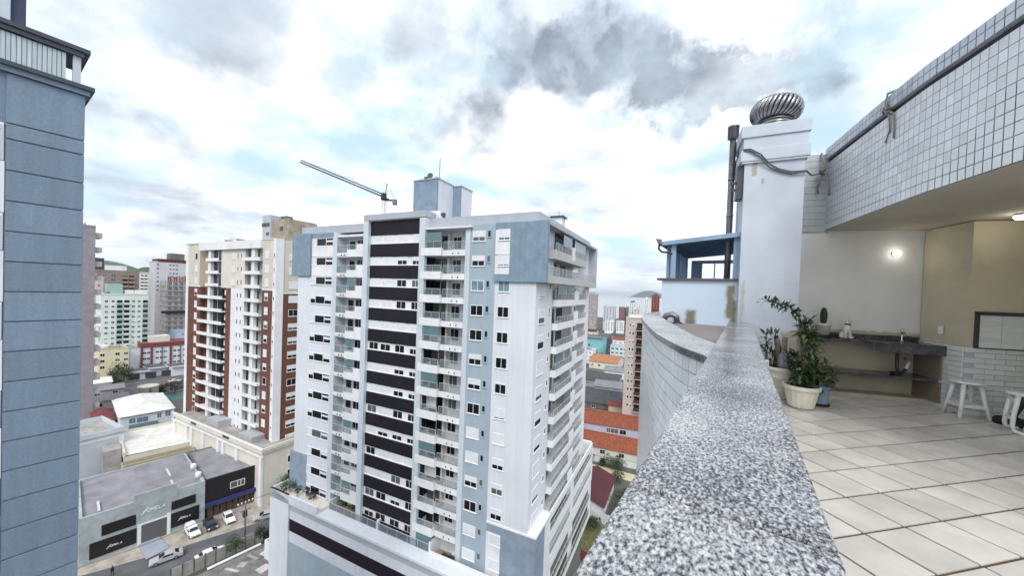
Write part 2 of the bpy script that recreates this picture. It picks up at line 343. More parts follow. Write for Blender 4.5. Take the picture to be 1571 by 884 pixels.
# lines along (ca,sa): n=-sa*x+ca*y = 1.385+k*hs ; across: ca*x+sa*y = 2.90+j*vs
cells = []
for k in range(-14, 22):
    for j in range(-14, 30):
        n_ = 1.385+(k+.5)*hs; s_ = 2.90+(j+.5)*vs
        x = ca*s_-sa*n_; y = sa*s_+ca*n_
        if x < .10 or x > 5.9 or y < -1.2 or y > 9.0: continue
        cells.append((x, y))
cells.sort(key=lambda p: math.hypot(p[0], p[1]))
vis = [p for p in cells if p[1] > .2 and math.degrees(math.atan2(p[0], p[1])) < 27][:298]; vs_ = set(vis)
for x, y in vis:
    o = put(tmesh, 'tile', floor, (x, y, FZ+random.uniform(-.0012, .0012)), R(46.2)); cnt += 1
a = M(fl_m)
for x, y in cells:
    if (x, y) in vs_: continue
    c4 = [(-vs/2+.010, -hs/2+.010), (vs/2-.010, -hs/2+.010), (vs/2-.010, hs/2-.010), (-vs/2+.010, hs/2-.010)]
    a.prism([(x+px*ca-py*sa, y+px*sa+py*ca) for px, py in c4], FZ-.012, FZ)
tag(a.obj('far_tiles', floor), kind='stuff')
# ---- curved outer wall with small white tiles
tile_m = mat('white_ceramic_tile', (.72, .75, .79), .22, var=.08, scale=1.3, rv=.10); tile_g = mat('tile_joint', (.38, .41, .46), .9, var=.3, scale=4)
def smooth_curve(P, step):
    out = []
    for i in range(len(P)-1):
        p0, p1, p2, p3 = [Vector((*P[max(0, min(len(P)-1, j))], 0)) for j in (i-1, i, i+1, i+2)]
        for k in range(20):
            t_ = k/20; out.append(.5*((2*p1)+(p2-p0)*t_+(2*p0-5*p1+4*p2-p3)*t_**2+(3*p1-p0-3*p2+p3)*t_**3))
    out.append(Vector((*P[-1], 0)))
    res = [out[0]]; acc = 0; last = out[0]
    for p in out[1:]:
        while (p-last).length >= step:
            last = last+(p-last).normalized()*step; res.append(last.copy())
    return res
def tiled_band(parent, pts, side, z1, rows, ts, near, lim, name='tile', thick=.009, tmat=tile_m, th=None):
    th_ = th or ts
    """small square tiles set on a wall line; side +1: outward is to the left of travel"""
    sq = M(tmat).box(-ts/2+.0045, ts/2-.0045, -thick, .01, -th_+.0045, -.0045); me = sq.mesh('ceramic_tile')
    cells = []
    for i in range(len(pts)-1):
        c = (pts[i]+pts[i+1])/2; d = (pts[i+1]-pts[i]).normalized(); n_ = Vector((-d.y, d.x, 0))*side
        for r_ in range(rows): cells.append((c, d, n_, z1-r_*th_, near(i, r_)))
    cells.sort(key=lambda q: q[4]); rz = lambda n_: math.atan2(n_.y, n_.x)+math.pi/2
    base = Vector(parent.location)
    for c, d, n_, z, _ in cells[:lim]: put(me, name, parent, (c.x-base.x, c.y-base.y, z-base.z), rz(n_))
    a = M(tmat)
    for c, d, n_, z, _ in cells[lim:]:
        h = d*(ts/2-.0045); o_ = n_*thick
        p = [c-h+o_, c+h+o_]
        if side > 0: p = p[::-1]
        a.quad([(p[0].x-base.x, p[0].y-base.y, z-th_+.0045-base.z), (p[1].x-base.x, p[1].y-base.y, z-th_+.0045-base.z), (p[1].x-base.x, p[1].y-base.y, z-.0045-base.z), (p[0].x-base.x, p[0].y-base.y, z-.0045-base.z)])
    if cells[lim:]: tag(a.obj('far_tiles', parent), kind='stuff')
CP = [(-.16, 2.80), (-.19, 2.87), (-.27, 3.02), (-.39, 3.22), (-.54, 3.58), (-.775, 4.2), (-1.12, 5.36), (-1.44, 6.5), (-1.70, 7.6), (-1.86, 8.6), (-1.86, 9.6), (-1.7, 10.6), (-1.3, 11.6), (-.7, 12.2)]
cpts = smooth_curve(CP, .117)
t = thing('curved_wall', 'curved white tiled wall with a pale coping, outside the granite parapet', 'wall', (-1, 6, 28))
def ribbon(mt, pts, off0, off1, z0, z1, base, side=1):
    a = M(mt); L0 = []; L1 = []
    for i, p in enumerate(pts):
        d = (pts[min(i+1, len(pts)-1)]-pts[max(i-1, 0)]).normalized(); n_ = Vector((-d.y, d.x, 0))*side
        L0.append(p+n_*off0-base); L1.append(p+n_*off1-base)
    for i in range(len(pts)-1):
        q = [L0[i], L0[i+1], L1[i+1], L1[i]]
        area = sum(q[j].x*q[(j+1) % 4].y-q[(j+1) % 4].x*q[j].y for j in range(4))
        if area < 0: q = q[::-1]
        a.prism([(p.x, p.y) for p in q], z0-base.z, z1-base.z)
    return a
tb = Vector(t.location)
ribbon(tile_g, cpts, -.28, 0, 20, 37.54, tb).obj('wall', t)
ribbon(granL, cpts, -.36, .028, 37.545, 37.594, tb).obj('coping', t)
ribbon(granD, cpts, .0281, .036, 37.54, 37.588, tb).obj('coping_edge', t)
tiled_band(t, cpts, 1, 37.53, 60, .117, lambda i, r_: i*1.0+r_*4.6, 296)
# gutter floor between the curved wall and the parapet
a = M(mat('gutter_screed', (.24, .21, .20), .9, var=.25, scale=2)); a.prism([(-.158, 3.4), (-.158, 7.6), (-1.45, 7.6), (-1.2, 6.4), (-.82, 5.2), (-.5, 4.2)], 37.2, 37.50); struct(a.obj('gutter_floor'))
# ---- glazed roof shelter and its wall
plm = D.materials.new('stained_plaster'); plm.use_nodes = True
def patched(mt, base, patch, boxes, var=.10, scale=1.2, edge=.10, rough=.75):
    """paint that stops at ragged edges: boxes = ((x0,x1,z0,z1,softness), ...) in object space"""
    t = mt.node_tree; b = t.nodes['Principled BSDF']; b.inputs['Roughness'].default_value = rough
    def mth(op, a_, b_=None, cl=False):
        n = t.nodes.new('ShaderNodeMath'); n.operation = op; n.use_clamp = cl
        for i, v in enumerate((a_, b_)):
            if v is None: continue
            if hasattr(v, 'is_output'): t.links.new(v, n.inputs[i])
            else: n.inputs[i].default_value = v
        return n.outputs[0]
    c = t.nodes.new('ShaderNodeTexCoord'); sp = t.nodes.new('ShaderNodeSeparateXYZ'); t.links.new(c.outputs['Object'], sp.inputs[0])
    n = t.nodes.new('ShaderNodeTexNoise'); n.inputs['Scale'].default_value = 7; n.inputs['Detail'].default_value = 5; t.links.new(c.outputs['Object'], n.inputs['Vector'])
    wob = mth('MULTIPLY', mth('SUBTRACT', n.outputs[0], .5), edge)
    X = mth('ADD', sp.outputs[0], wob); Z = mth('ADD', sp.outputs[2], wob); mask = None
    for x0, x1, z0, z1, sf in boxes:
        parts = [mth('MULTIPLY', mth('SUBTRACT', X, x0), 1/sf, True), mth('MULTIPLY', mth('SUBTRACT', x1, X), 1/sf, True), mth('MULTIPLY', mth('SUBTRACT', Z, z0), 1/sf, True), mth('MULTIPLY', mth('SUBTRACT', z1, Z), 1/sf, True)]
        k = mth('MULTIPLY', mth('MULTIPLY', parts[0], parts[1]), mth('MULTIPLY', parts[2], parts[3]))
        mask = k if mask is None else mth('MAXIMUM', mask, k)
    n2 = t.nodes.new('ShaderNodeTexNoise'); n2.inputs['Scale'].default_value = scale; n2.inputs['Detail'].default_value = 8; t.links.new(c.outputs['Object'], n2.inputs['Vector'])
    mx = t.nodes.new('ShaderNodeMix'); mx.data_type = 'RGBA'; t.links.new(mask, mx.inputs[0]); mx.inputs[6].default_value = (*base, 1); mx.inputs[7].default_value = (*patch, 1)
    hs_ = t.nodes.new('ShaderNodeMix'); hs_.data_type = 'RGBA'; hs_.blend_type = 'MULTIPLY'; hs_.inputs[0].default_value = 1; t.links.new(mx.outputs[2], hs_.inputs[6])
    r = t.nodes.new('ShaderNodeValToRGB'); r.color_ramp.elements[0].position = .3; r.color_ramp.elements[0].color = (1-var*1.4,)*3+(1,); r.color_ramp.elements[1].position = .65; r.color_ramp.elements[1].color = (1, 1, 1, 1)
    t.links.new(n2.outputs[0], r.inputs[0]); t.links.new(r.outputs[0], hs_.inputs[7]); t.links.new(hs_.outputs[2], b.inputs['Base Color'])
    n3 = t.nodes.new('ShaderNodeTexNoise'); n3.inputs['Scale'].default_value = 60; t.links.new(c.outputs['Object'], n3.inputs['Vector'])
    bp = t.nodes.new('ShaderNodeBump'); bp.inputs['Strength'].default_value = .25; bp.inputs['Distance'].default_value = .006; t.links.new(n3.outputs[0], bp.inputs['Height']); t.links.new(bp.outputs[0], b.inputs['Normal'])
patched(plm, (.56, .66, .78), (.20, .19, .14), ((.42, .66, .10, .50, .07), (1.08, 1.27, .30, .98, .06), (1.15, 1.30, .0, .7, .06), (.2, .34, .15, .30, .06)))
W = 7.55
t = thing('roof_shelter', 'blue-framed glazed shelter with sloping roof, beside the white chimney', 'shelter', (-1.36, W, 37.3))
S = M(plm).box(0, 1.285, 0, .15, .0, 1.03); S.box(0, .15, .15, 2.9, 0, 1.03); S.obj('wall', t)
blueF = mat('blue_grey_frame', (.25, .36, .50), .5, var=.15, scale=3); blueR = mat('blue_roof_sheet', (.085, .15, .24), .6, var=.2, scale=2)
M(mat('dark_sill', (.10, .085, .08), .7)).box(-.09, 1.30, -.05, .17, 1.032, 1.072).box(-.05, .17, .17, 2.95, 1.032, 1.07).obj('sill', t)
for x, y in ((.14, .03), (1.19, .03), (.03, 1.45), (.03, 2.75)):
    o = M(blueF).box(0, .085, 0, .085, 1.072, 1.76 if x < 1 else 1.86).obj('post', t, (x, y, 0))
for k in range(9):
    f = M(blueF).box(.02, .06, 0, .035, 1.07, 1.74).obj('glazing_bar', t, (.02, .16+k*.29, 0)); M(glass('shelter_glass', (.45, .68, .80), .35)).box(.035, .041, .035, .29, 1.08, 1.72).obj('pane', f)
a = M(blueF, paneB); a.box(.2, 1.3, 2.82, 2.88, 1.07, 1.12).box(.2, 1.3, 2.82, 2.88, 1.60, 1.68).box(.2, .45, 2.8, 2.9, 1.12, 1.6).box(.72, .745, 2.82, 2.86, 1.12, 1.6).obj('back_frame', t)
roof = M(blueF, blueR)
roof.quad([(-.02, -.06, 1.80), (1.32, -.06, 1.91), (1.32, 3.0, 1.91), (-.02, 3.0, 1.80)]).quad([(-.02, -.06, 1.77), (-.02, 3.0, 1.77), (1.32, 3.0, 1.88), (1.32, -.06, 1.88)], 1)
roof.quad([(-.02, -.06, 1.72), (1.3, -.06, 1.83), (1.3, -.06, 1.91), (-.02, -.06, 1.80)]).quad([(-.02, -.02, 1.72), (-.02, 3, 1.72), (-.02, 3, 1.80), (-.02, -.02, 1.80)]).quad([(-.02, -.02, 1.72), (1.3, -.02, 1.83), (1.3, -.02, 1.91), (-.02, -.02, 1.80)][::-1])
ro = roof.obj('roof', t)
for k in range(11): M(blueR).tube([(0, .1+k*.27, 1.75), (1.3, .1+k*.27, 1.86)], .03, 5).obj('roof_rib', ro)
M(steelD).quad([(-.14, -.07, 1.86), (-.02, -.07, 1.77), (-.02, 3, 1.77), (-.14, 3, 1.86)]).quad([(-.14, -.08, 1.86), (-.02, -.08, 1.84), (-.02, -.08, 1.74), (-.10, -.08, 1.76)]).quad([(-.13, -.07, 1.86), (-.13, 3, 1.86), (-.09, 3, 1.75), (-.09, -.07, 1.75)]).obj('gutter', t)
M(frameD).tube([(-.08, 0, 1.76), (-.09, 0, 1.66), (-.03, .02, 1.60), (.10, .03, 1.59), (.16, .03, 1.55)], .022, 8).obj('downpipe', t)
t = thing('flue_pipe', 'tall dark metal flue pipe with a capped top rising through the shelter roof', 'flue', (-.27, 8.0, 37.4))
M(steelD, black).tube([(0, 0, .0), (0, 0, 3.72)], .055, 14).obj('pipe', t)
M(steelD).lathe([(.06, 3.68), (.095, 3.70), (.095, 3.90), (.10, 3.905), (.10, 3.93), (.03, 3.96), (0, 3.965)], n=16).obj('cap', t)
for z in (2.2, 2.9): M(steel).lathe([(.057, z), (.062, z), (.062, z+.03), (.057, z+.03)], n=14).obj('joint_ring', t)
M(frameD).tube([(.02, -.03, 3.0), (.12, -.1, 3.45), (.16, -.12, 3.6)], .012, 6).tube([(.04, 0, 3.25), (.2, -.05, 3.28)], .012, 6).obj('stay', t)
# ---- chimney
chm = D.materials.new('chimney_plaster'); chm.use_nodes = True
patched(chm, (.56, .615, .70), (.40, .39, .34), ((.60, .92, .0, 1.05, .05), (.10, .19, 3.70, 3.95, .02), (.45, .52, 3.74, 3.82, .02), (.02, .10, 1.1, 1.9, .05), (.24, .30, 3.55, 3.66, .02)), var=.16)
t = thing('chimney', 'broad white plastered chimney with two stepped bands, beside the parapet end', 'chimney', (-.06, 7.40, FZ), R(8))
M(chm).box(0, .852, 0, .80, 0, 4.56).obj('shaft', t, bevel=.004)
M(chm).box(-.065, .905, -.05, .86, 3.965, 4.165).obj('band', t, bevel=.006)
M(chm).box(-.03, .88, -.03, .83, 4.165, 4.37).obj('collar', t, bevel=.004)
M(chm).box(-.07, .905, -.055, .87, 4.37, 4.56+.015).obj('cap', t, bevel=.006)
M(chm).box(-.045, .885, -.035, .845, 3.93, 3.965).obj('moulding', t)
M(frameD).box(-.10, -.002, .05, .30, 3.35, 3.93).box(-.2, -.1, .1, .13, 3.62, 3.66).box(-.2, -.1, .1, .13, 3.5, 3.53).obj('side_bracket', t)
# turbine vent
cx, cy, cz = .36, 7.86, 41.035
t = thing('turbine_vent', 'shiny metal turbine vent with curved fins on top of the white chimney', 'vent', (cx, cy, cz), 0)
t.rotation_euler = (R(-5), R(2), 0); t.scale = (.94, .94, 1)
M(steel).lathe([(.30, 0), (.30, .06), (.27, .065), (.27, .13), (.29, .135), (.29, .15), (.265, .155), (.265, .22)], n=32).obj('collar', t)
for z in (.05, .125): M(steelD).lathe([(.302, z), (.306, z+.006), (.302, z+.012)], n=32).obj('collar_ring', t)
M(black).lathe([(.26, .2), (.33, .30), (.34, .42), (.28, .54), (.1, .60), (0, .605)], n=24).obj('core', t)
vp = [(.275, .19, 0), (.35, .235, .10), (.395, .31, .20), (.405, .39, .28), (.385, .465, .36), (.335, .53, .44), (.26, .575, .52), (.16, .60, .60)]
v = M(steel); nb = 30; wd = 2*math.pi/nb
P = []
for r_, z, a_ in vp:
    for e_, dr in ((0, .0), (.42, .022), (.74, -.012)):
        an = a_+e_*wd; P.append(((r_+dr)*math.cos(an), (r_+dr)*math.sin(an), z))
v.v = P
for i in range(len(vp)-1):
    for k in range(2): v.f.append((i*3+k, i*3+k+1, (i+1)*3+k+1, (i+1)*3+k)); v.m.append(0); v.sm.append(True)
vme = v.mesh('fin')
for k in range(nb): put(vme, 'fin', t, (0, 0, 0), k*wd)
M(steel).lathe([(.19, .595), (.17, .612), (.08, .625), (0, .628)], n=24).obj('top_disc', t)
# ---- back wall of the covered terrace
BA = R(18)
bwm = D.materials.new('half_painted_wall'); bwm.use_nodes = True
patched(bwm, (.50, .45, .34), (.80, .80, .79), ((-.75, 1.335, 1.07, 2.9, .03), (-.75, -.28, 2.7, 4.3, .03)), edge=.09)
t = thing('back_wall', 'terrace back wall with a patch of fresh white paint over beige', 'wall', (1.456, 8.29, FZ), BA)
M(bwm).box(-.70, 1.46, .0, .25, 0, 4.16).obj('wall', t)
M(bwm).box(1.46, 3.5, .0, .25, 0, 2.805).obj('wall', t)
tw = thing('tiled_pier', 'narrow strip of small square wall tiles between the chimney and the canopy', 'tiled wall', (1.456, 8.29, FZ), BA)
M(tile_g).box(-.70, -.262, -.012, -.001, 2.78, 4.155).obj('backing', tw)
sq = M(mat('grey_wall_tile', (.50, .52, .54), .3, var=.12, scale=2)).box(.005, .112, -.022, -.012, .005, .112).mesh('tile')
for i in range(4):
    for k in range(12):
        put(sq, 'tile', tw, (-.70+i*.108, 0, 2.785+k*.1135))
# ---- curved canopy
P2 = [(1.165, 8.21), (1.28, 7.64), (1.39, 7.07), (1.62, 5.97), (1.755, 5.51), (1.95, 4.87), (2.2, 4.2), (2.5, 3.5), (2.85, 2.8), (3.3, 2.1)]
kp = smooth_curve(P2, .086)
t = thing('curved_canopy', 'curved overhanging roof edge clad in small white tiles above the covered terrace', 'canopy', (2.5, 6, 39.257))
tb = Vector(t.location); sof = mat('canopy_soffit', (.44, .41, .34), .85, var=.12, scale=1)
poly = [(p.x-tb.x, p.y-tb.y) for p in kp[::-1]]+[(1.2-tb.x, 8.28-tb.y)]
# soffit slab: from the curve to the back wall and the far side
ed = [(p.x-tb.x, p.y-tb.y) for p in kp]
a = M(sof, tile_g)
bk = [Vector((1.4, 8.25, 0))+Vector((math.cos(BA), math.sin(BA), 0))*s_ for s_ in (0, 4.4)]
a.prism([(kp[0].x-tb.x, kp[0].y-tb.y)]+ed[1:]+[(6.0-tb.x, 2.1-tb.y), (6.0-tb.x, bk[1].y-tb.y), (bk[0].x-tb.x, bk[0].y-tb.y)], 0, .22)
a.obj('soffit', t)
ribbon(tile_g, kp, -.22, 0, 39.26, 40.46, tb, side=-1).obj('fascia', t)
ribbon(tile_g, kp, -.26, .035, 40.51, 40.70, tb, side=-1).obj('ledge', t)
ribbon(mat('drip_groove', (.05, .05, .055), .8), kp, -.2, -.012, 40.46, 40.51, tb, side=-1).obj('groove', t)
far = lambda i, r_: abs(i-17)+r_*1.2
tiled_band(t, kp[:], -1, 40.455, 10, .086, lambda i, r_: abs(i-24)+r_*1.8, 240, thick=.008, th=.1185)
kp2 = [p.copy() for p in kp]
for i, p in enumerate(kp):
    d = (kp[min(i+1, len(kp)-1)]-kp[max(i-1, 0)]).normalized(); kp2[i] = p+Vector((d.y, -d.x, 0))*.035
tiled_band(t, kp2, -1, 40.697, 2, .086, lambda i, r_: i, 58, name='edge_tile', th=.093, tmat=mat('blue_grey_tile', (.52, .57, .65), .25, var=.12, scale=2, rv=.15))
# ropes
rope = mat('worn_rope', (.30, .28, .26), .9, var=.3, scale=30); ropeD = mat('dark_cable', (.09, .10, .11), .7)
def ch(xl, z, off=-.03): # on the chimney front
    return Vector((-.06, 7.40, 0))+Vector((math.cos(R(8)), math.sin(R(8)), 0))*xl+Vector((-math.sin(R(8)), math.cos(R(8)), 0))*off+Vector((0, 0, z))
a = M(ropeD)
for dz, sp in ((0, 0), (-.02, .02), (-.035, -.02)):
    a.tube([ch(-.07, 40.63+dz), ch(.07, 40.61+dz, -.075), ch(.22, 40.50+dz+sp, -.075), ch(.36, 40.33+dz+sp), ch(.50, 40.23+dz), ch(.66, 40.17+dz), ch(.86, 40.16+dz*.5, -.05), ch(1.02, 40.17, .3), (1.10, 8.02, 40.24)], .011, 6)
tag(a.obj('cable_bundle'), 'dark cables strapped across the front of the white chimney', 'cable')
def rope_knot(name, pts, lab, ends):
    t = thing(name, lab, 'rope', pts[0])
    b = Vector(pts[0]); M(rope).tube([Vector(p)-b for p in pts], .014, 6).obj('loop', t)
    kn = M(rope)
    for i in range(3):
        c = Vector((.02*math.cos(i*2.1), .02*math.sin(i*2.1), (i-1)*.03)); kn.tube([c+Vector((.035*math.cos(q), .03*math.sin(q), .02*math.sin(2*q+i))) for q in [k*.7 for k in range(10)]], .013, 6)
    kn.obj('knot', t)
    for e_ in ends: M(rope).tube([Vector(p)-b for p in e_], .011, 6).obj('loose_end', t)
def onf(k, out, z):   # a spot on the canopy fascia
    p = kp[k]; d = (kp[k+1]-kp[k-1]).normalized(); n_ = Vector((d.y, -d.x, 0)); return Vector((p.x, p.y, 0))+n_*(-out if n_.x > 0 else out)+Vector((0, 0, z))
p = onf(21, .05, 40.50); 
rope_knot('tied_rope', [p, onf(21, .07, 40.62), onf(21, .06, 40.72), onf(22, -.05, 40.74)], 'knotted rope hanging down the middle of the curved tiled canopy', [[p, onf(21, .03, 40.40), onf(21, .02, 40.25), onf(20, .02, 40.12)], [p, onf(22, .03, 40.42), onf(22, .02, 40.22), onf(22, .02, 40.11)]])
p = Vector((1.08, 8.02, 40.26))
rope_knot('tied_rope', [p, p+Vector((.02, .0, .12)), p+Vector((-.02, .1, .36))], 'knotted rope on the tiled pier where the canopy starts', [[p, p+Vector((-.03, .03, -.15)), p+Vector((-.06, .06, -.34))], [p, p+Vector((-.06, .02, -.2)), p+Vector((-.04, .06, -.36))], [p, p+Vector((.07, -.03, -.1)), p+Vector((.09, -.02, -.42))]])
# ---- things of the covered terrace. bw(): local frame of the back wall (x along it, y out of the wall towards us is negative)
UX, UY = Vector((math.cos(BA), math.sin(BA), 0)), Vector((-math.sin(BA), math.cos(BA), 0))
def bwp(x, y, z): return Vector((1.456, 8.29, 0))+UX*x+UY*y+Vector((0, 0, z))
yel = mat('ochre_render', (.60, .54, .40), .8, var=.14, scale=1.5, bump=.15, bscale=40)
brk = mat('white_glazed_brick', (.74, .76, .76), .3, var=.07, scale=4, rv=.10); brkg = mat('brick_joint', (.45, .48, .50), .9)
t = thing('barbecue', 'ochre barbecue block with white brick base and a black-framed opening', 'barbecue', bwp(1.08, -.82, FZ), BA)
M(yel).box(.0, 2.2, 0, .80, .985, 2.795).obj('hood', t)
M(brkg).box(-.02, 2.2, .012, .80, 0, .984).obj('base', t)
bm = M(brk).box(.003, .217, -.004, .012, .004, .071).mesh('brick')
for r_ in range(13):
    for k in range(-1, 9):
        x = k*.22-.02+(.11 if r_ % 2 else 0)
        if x < -.03 or x > 1.9: continue
        put(bm, 'brick', t, (x, 0, r_*.0755))
sb = M(brk).box(-.036, -.02, .004, .21, .004, .071).mesh('side_brick')
for r_ in range(13):
    for k in range(3): put(sb, 'brick', t, (0, .02+k*.22, r_*.0755))
f = M(frameD).box(.06, .10, -.03, .0, .975, 1.49).box(.06, 1.7, -.03, .0, 1.45, 1.50).box(.10, 1.7, -.02, -.0, .97, .985).obj('opening_frame', t)
M(brk).box(.10, 1.7, -.012, -.001, .985, 1.45).obj('opening_back', t)
o2 = M(brk).box(.004, .236, -.022, -.012, .004, .064).mesh('brick')
for r_ in range(6):
    for k in range(7): put(o2, 'brick', t, (.105+k*.24-(.0 if r_ % 2 else .0), 0, .992+r_*.076))
t = thing('light_switch', 'small white switch plate on the beige wall beside the barbecue', 'switch', bwp(1.06, -.42, 37.58), BA-math.pi/2)
M(plastW).box(-.04, .04, -.012, 0, 0, .12).obj('plate', t); M(frameW).box(-.018, .018, -.018, -.012, .04, .08).obj('rocker', t)
# bulkhead lamps (lit)
glow = mat('lit_lamp', (1, 1, .95), .5, emit=(1, .95, .84), estr=4)
def lamp(lab, p, rot, pw):
    t = thing('round_lamp', lab, 'lamp', p); t.rotation_euler = rot
    M(steelD).lathe([(.045, 0), (.05, .016), (.045, .022)], n=20).obj('rim', t); M(glow).lathe([(.05, .02), (.056, .04), (.046, .065), (.026, .075), (0, .08)], n=20).obj('diffuser', t)
    l = D.lights.new('lamp_light', 'POINT'); l.energy = pw; l.shadow_soft_size = .05; l.color = (1, .93, .8); o = D.objects.new('lamp_light', l); COL.objects.link(o); o.parent = t; o.location = (0, 0, .16)
lamp('small round lit lamp on the white-painted terrace wall', bwp(.70, -.005, 38.87), (R(90), 0, BA), .35)
lamp('small round lit lamp under the canopy ceiling', (3.0, 7.5, 39.254), (R(180), 0, 0), 1.0)
# counter
t = thing('granite_counter', 'dark granite sink counter along the terrace back wall', 'counter', bwp(0, 0, FZ), BA)
M(granD).box(-.62, .14, -.36, -.001, .915, .955).obj('shelf_top', t, bevel=.004)
M(granD).box(.145, 1.07, -.56, -.001, .915, .955).box(.145, 1.07, -.56, -.535, .80, .914).obj('sink_top', t, bevel=.004)
M(granD).box(-.62, 1.07, -.018, -.001, .956, 1.03).obj('splashback', t)
M(granD).box(-.62, 1.07, -.44, -.001, .375, .42).obj('lower_shelf', t, bevel=.004)
M(mat('beige_plinth', (.50, .45, .36), .8, var=.2, scale=2)).box(-.62, 1.07, -.30, -.001, 0, .06).obj('plinth', t)
M(mat('brown_support', (.22, .18, .13), .8)).box(1.02, 1.07, -.5, -.001, 0.06, .374).box(1.02, 1.07, -.5, -.001, .421, .80).obj('support', t)
M(steel).lathe([(.20, .0), (.17, -.02), (.15, -.13), (0, -.135)], c=(.62, -.29), n=20).obj('basin', t, (0, 0, .915))
t = thing('tap', 'small metal tap standing on the granite counter', 'tap', bwp(.79, -.10, FZ+.955), BA)
M(chrome).lathe([(.022, 0), (.022, .012), (.012, .02), (.012, .15), (.016, .155), (.016, .19), (0, .195)], n=12).obj('body', t)
M(chrome).tube([(0, 0, .13), (0, -.06, .15), (0, -.12, .13), (0, -.125, .09)], .010, 8).obj('spout', t); M(chrome).box(-.03, .03, -.006, .006, .195, .207).obj('handle', t)
t = thing('drain_pipe', 'bent drain pipe below the sink counter', 'pipe', bwp(.62, -.29, FZ+.42), BA)
M(frameD).tube([(0, 0, .36), (0, 0, .12), (.02, 0, .06), (.08, 0, .05), (.12, 0, .10)], .024, 8).obj('trap', t)
M(plastW).tube([(.12, 0, .10), (.22, .1, .2), (.28, .27, .24)], .02, 8).obj('outlet', t); M(black).box(-.06, .05, -.04, .04, 0, .05).obj('foot_clamp', t)
# cactus, cat
t = thing('potted_cactus', 'small columnar cactus in a pale pot on a dark tray', 'cactus', bwp(-.36, -.20, FZ+.955), BA)
M(black).lathe([(.13, 0), (.14, .015), (.14, .04), (.12, .045), (.12, .02), (0, .02)], n=20).obj('tray', t)
M(mat('pale_pot', (.60, .58, .52), .7, var=.15, scale=8)).lathe([(.085, .045), (.105, .20), (.118, .205), (.118, .24), (.10, .24), (.098, .21), (0, .21)], n=20).obj('pot', t)
M(dirt).lathe([(.097, .222), (0, .226)], n=16).obj('soil', t)
cac = M(leafD); n = 14
prof = [(.022, .22), (.036, .26), (.044, .33), (.045, .40), (.038, .46), (.022, .50), (0, .515)]
for r_, z in prof:
    for k in range(n): a_ = 2*math.pi*k/n; q = r_*(1.15 if k % 2 else .8); cac.v.append((q*math.cos(a_), q*math.sin(a_), z))
for i in range(len(prof)-1):
    for k in range(n): k2 = (k+1) % n; cac.f.append((i*n+k, i*n+k2, (i+1)*n+k2, (i+1)*n+k)); cac.m.append(0); cac.sm.append(False)
cac.obj('stem', t)
def skin(name, verts, edges, rad, mt, parent=None, sub=2, loc=None, root=0):
    me = D.meshes.new(name); me.from_pydata([tuple(v) for v in verts], edges, []); me.materials.append(mt); o = put(me, name, parent, loc)
    b = o.modifiers.new('skin', 'SKIN'); b.use_smooth_shade = True
    if not me.skin_vertices: me.skin_vertices.new()
    for i, r_ in enumerate(rad):
        s_ = me.skin_vertices[0].data[i]; s_.radius = (r_, r_) if not isinstance(r_, tuple) else r_; s_.use_root = (i == root)
    q = o.modifiers.new('sub', 'SUBSURF'); q.levels = sub; q.render_levels = sub; return o
catm = mat('glazed_white_figurine', (.66, .65, .60), .35, var=.15, scale=14)
t = thing('cat_figurine', 'sitting white cat figurine with a dark collar on the counter', 'figurine', bwp(-.02, -.20, FZ+.955), BA)
V = [(0, .02, .05), (0, .015, .12), (0, .0, .19), (0, -.012, .235), (0, -.02, .285), (0, -.055, .28), (.035, -.03, .02), (.032, -.035, .10), (-.035, -.03, .02), (-.032, -.035, .10), (.038, -.06, .010), (-.038, -.06, .010), (.06, .03, .03), (-.06, .03, .03), (.075, -.03, .018), (-.075, -.03, .018), (.05, .08, .02), (.09, .05, .018), (.10, .0, .016)]
E_ = [(0, 1), (1, 2), (2, 3), (3, 4), (4, 5), (2, 7), (7, 6), (6, 10), (2, 9), (9, 8), (8, 11), (0, 12), (12, 14), (0, 13), (13, 15), (0, 16), (16, 17), (17, 18)]
skin('body', V, E_, [.062, .062, .048, .036, .046, .024, .018, .02, .018, .02, .016, .016, .042, .042, .018, .018, .014, .012, .010], catm, t)
ear = M(catm)
for s_ in (-1, 1): ear.prism([(s_*.034-.014, -.025), (s_*.034+.014, -.025), (s_*.034+.014, -.008), (s_*.034-.014, -.008)], .315, .352, top=[(s_*.036-.002, -.018), (s_*.036+.002, -.018), (s_*.036+.002, -.014), (s_*.036-.002, -.014)])
ear.obj('ears', t); M(black).lathe([(.038, .232), (.043, .237), (.043, .25), (.037, .255)], c=(0, -.012), n=16).obj('collar', t)
M(black).box(-.024, -.013, -.069, -.062, .295, .305).box(.013, .024, -.069, -.062, .295, .305).box(-.005, .005, -.083, -.077, .278, .285).obj('face', t)
# leaves
def leaf_mesh(name, centres, size, mats_, rnd, long=2.2, droop=.3):
    a = M(*mats_)
    for c, d in centres:
        d = Vector(d).normalized(); s_ = size*rnd.uniform(.65, 1.25); side = d.cross(Vector((rnd.uniform(-.4, .4), rnd.uniform(-.4, .4), 1))).normalized()
        nrm = side.cross(d).normalized(); c = Vector(c); k = rnd.randrange(len(mats_))
        p0 = c; p1 = c+d*s_*long*.5+nrm*s_*.12; p2 = c+d*s_*long-Vector((0, 0, 1))*s_*droop
        b = len(a.v); h = side*s_*.36
        for p in (p0, p1+h, p2, p1-h, p1-nrm*s_*.05): a.v.append(tuple(p))
        for f in ((b, b+1, b+4), (b+1, b+2, b+4), (b+2, b+3, b+4), (b+3, b, b+4)): a.f.append(f); a.m.append(k); a.sm.append(False)
    return a
rnd = random.Random(21)
def rv(s_=1): return Vector((rnd.uniform(-1, 1), rnd.uniform(-1, 1), rnd.uniform(-1, 1)))*s_
cpot = mat('cream_ribbed_pot', (.68, .65, .56), .65, var=.14, scale=6)
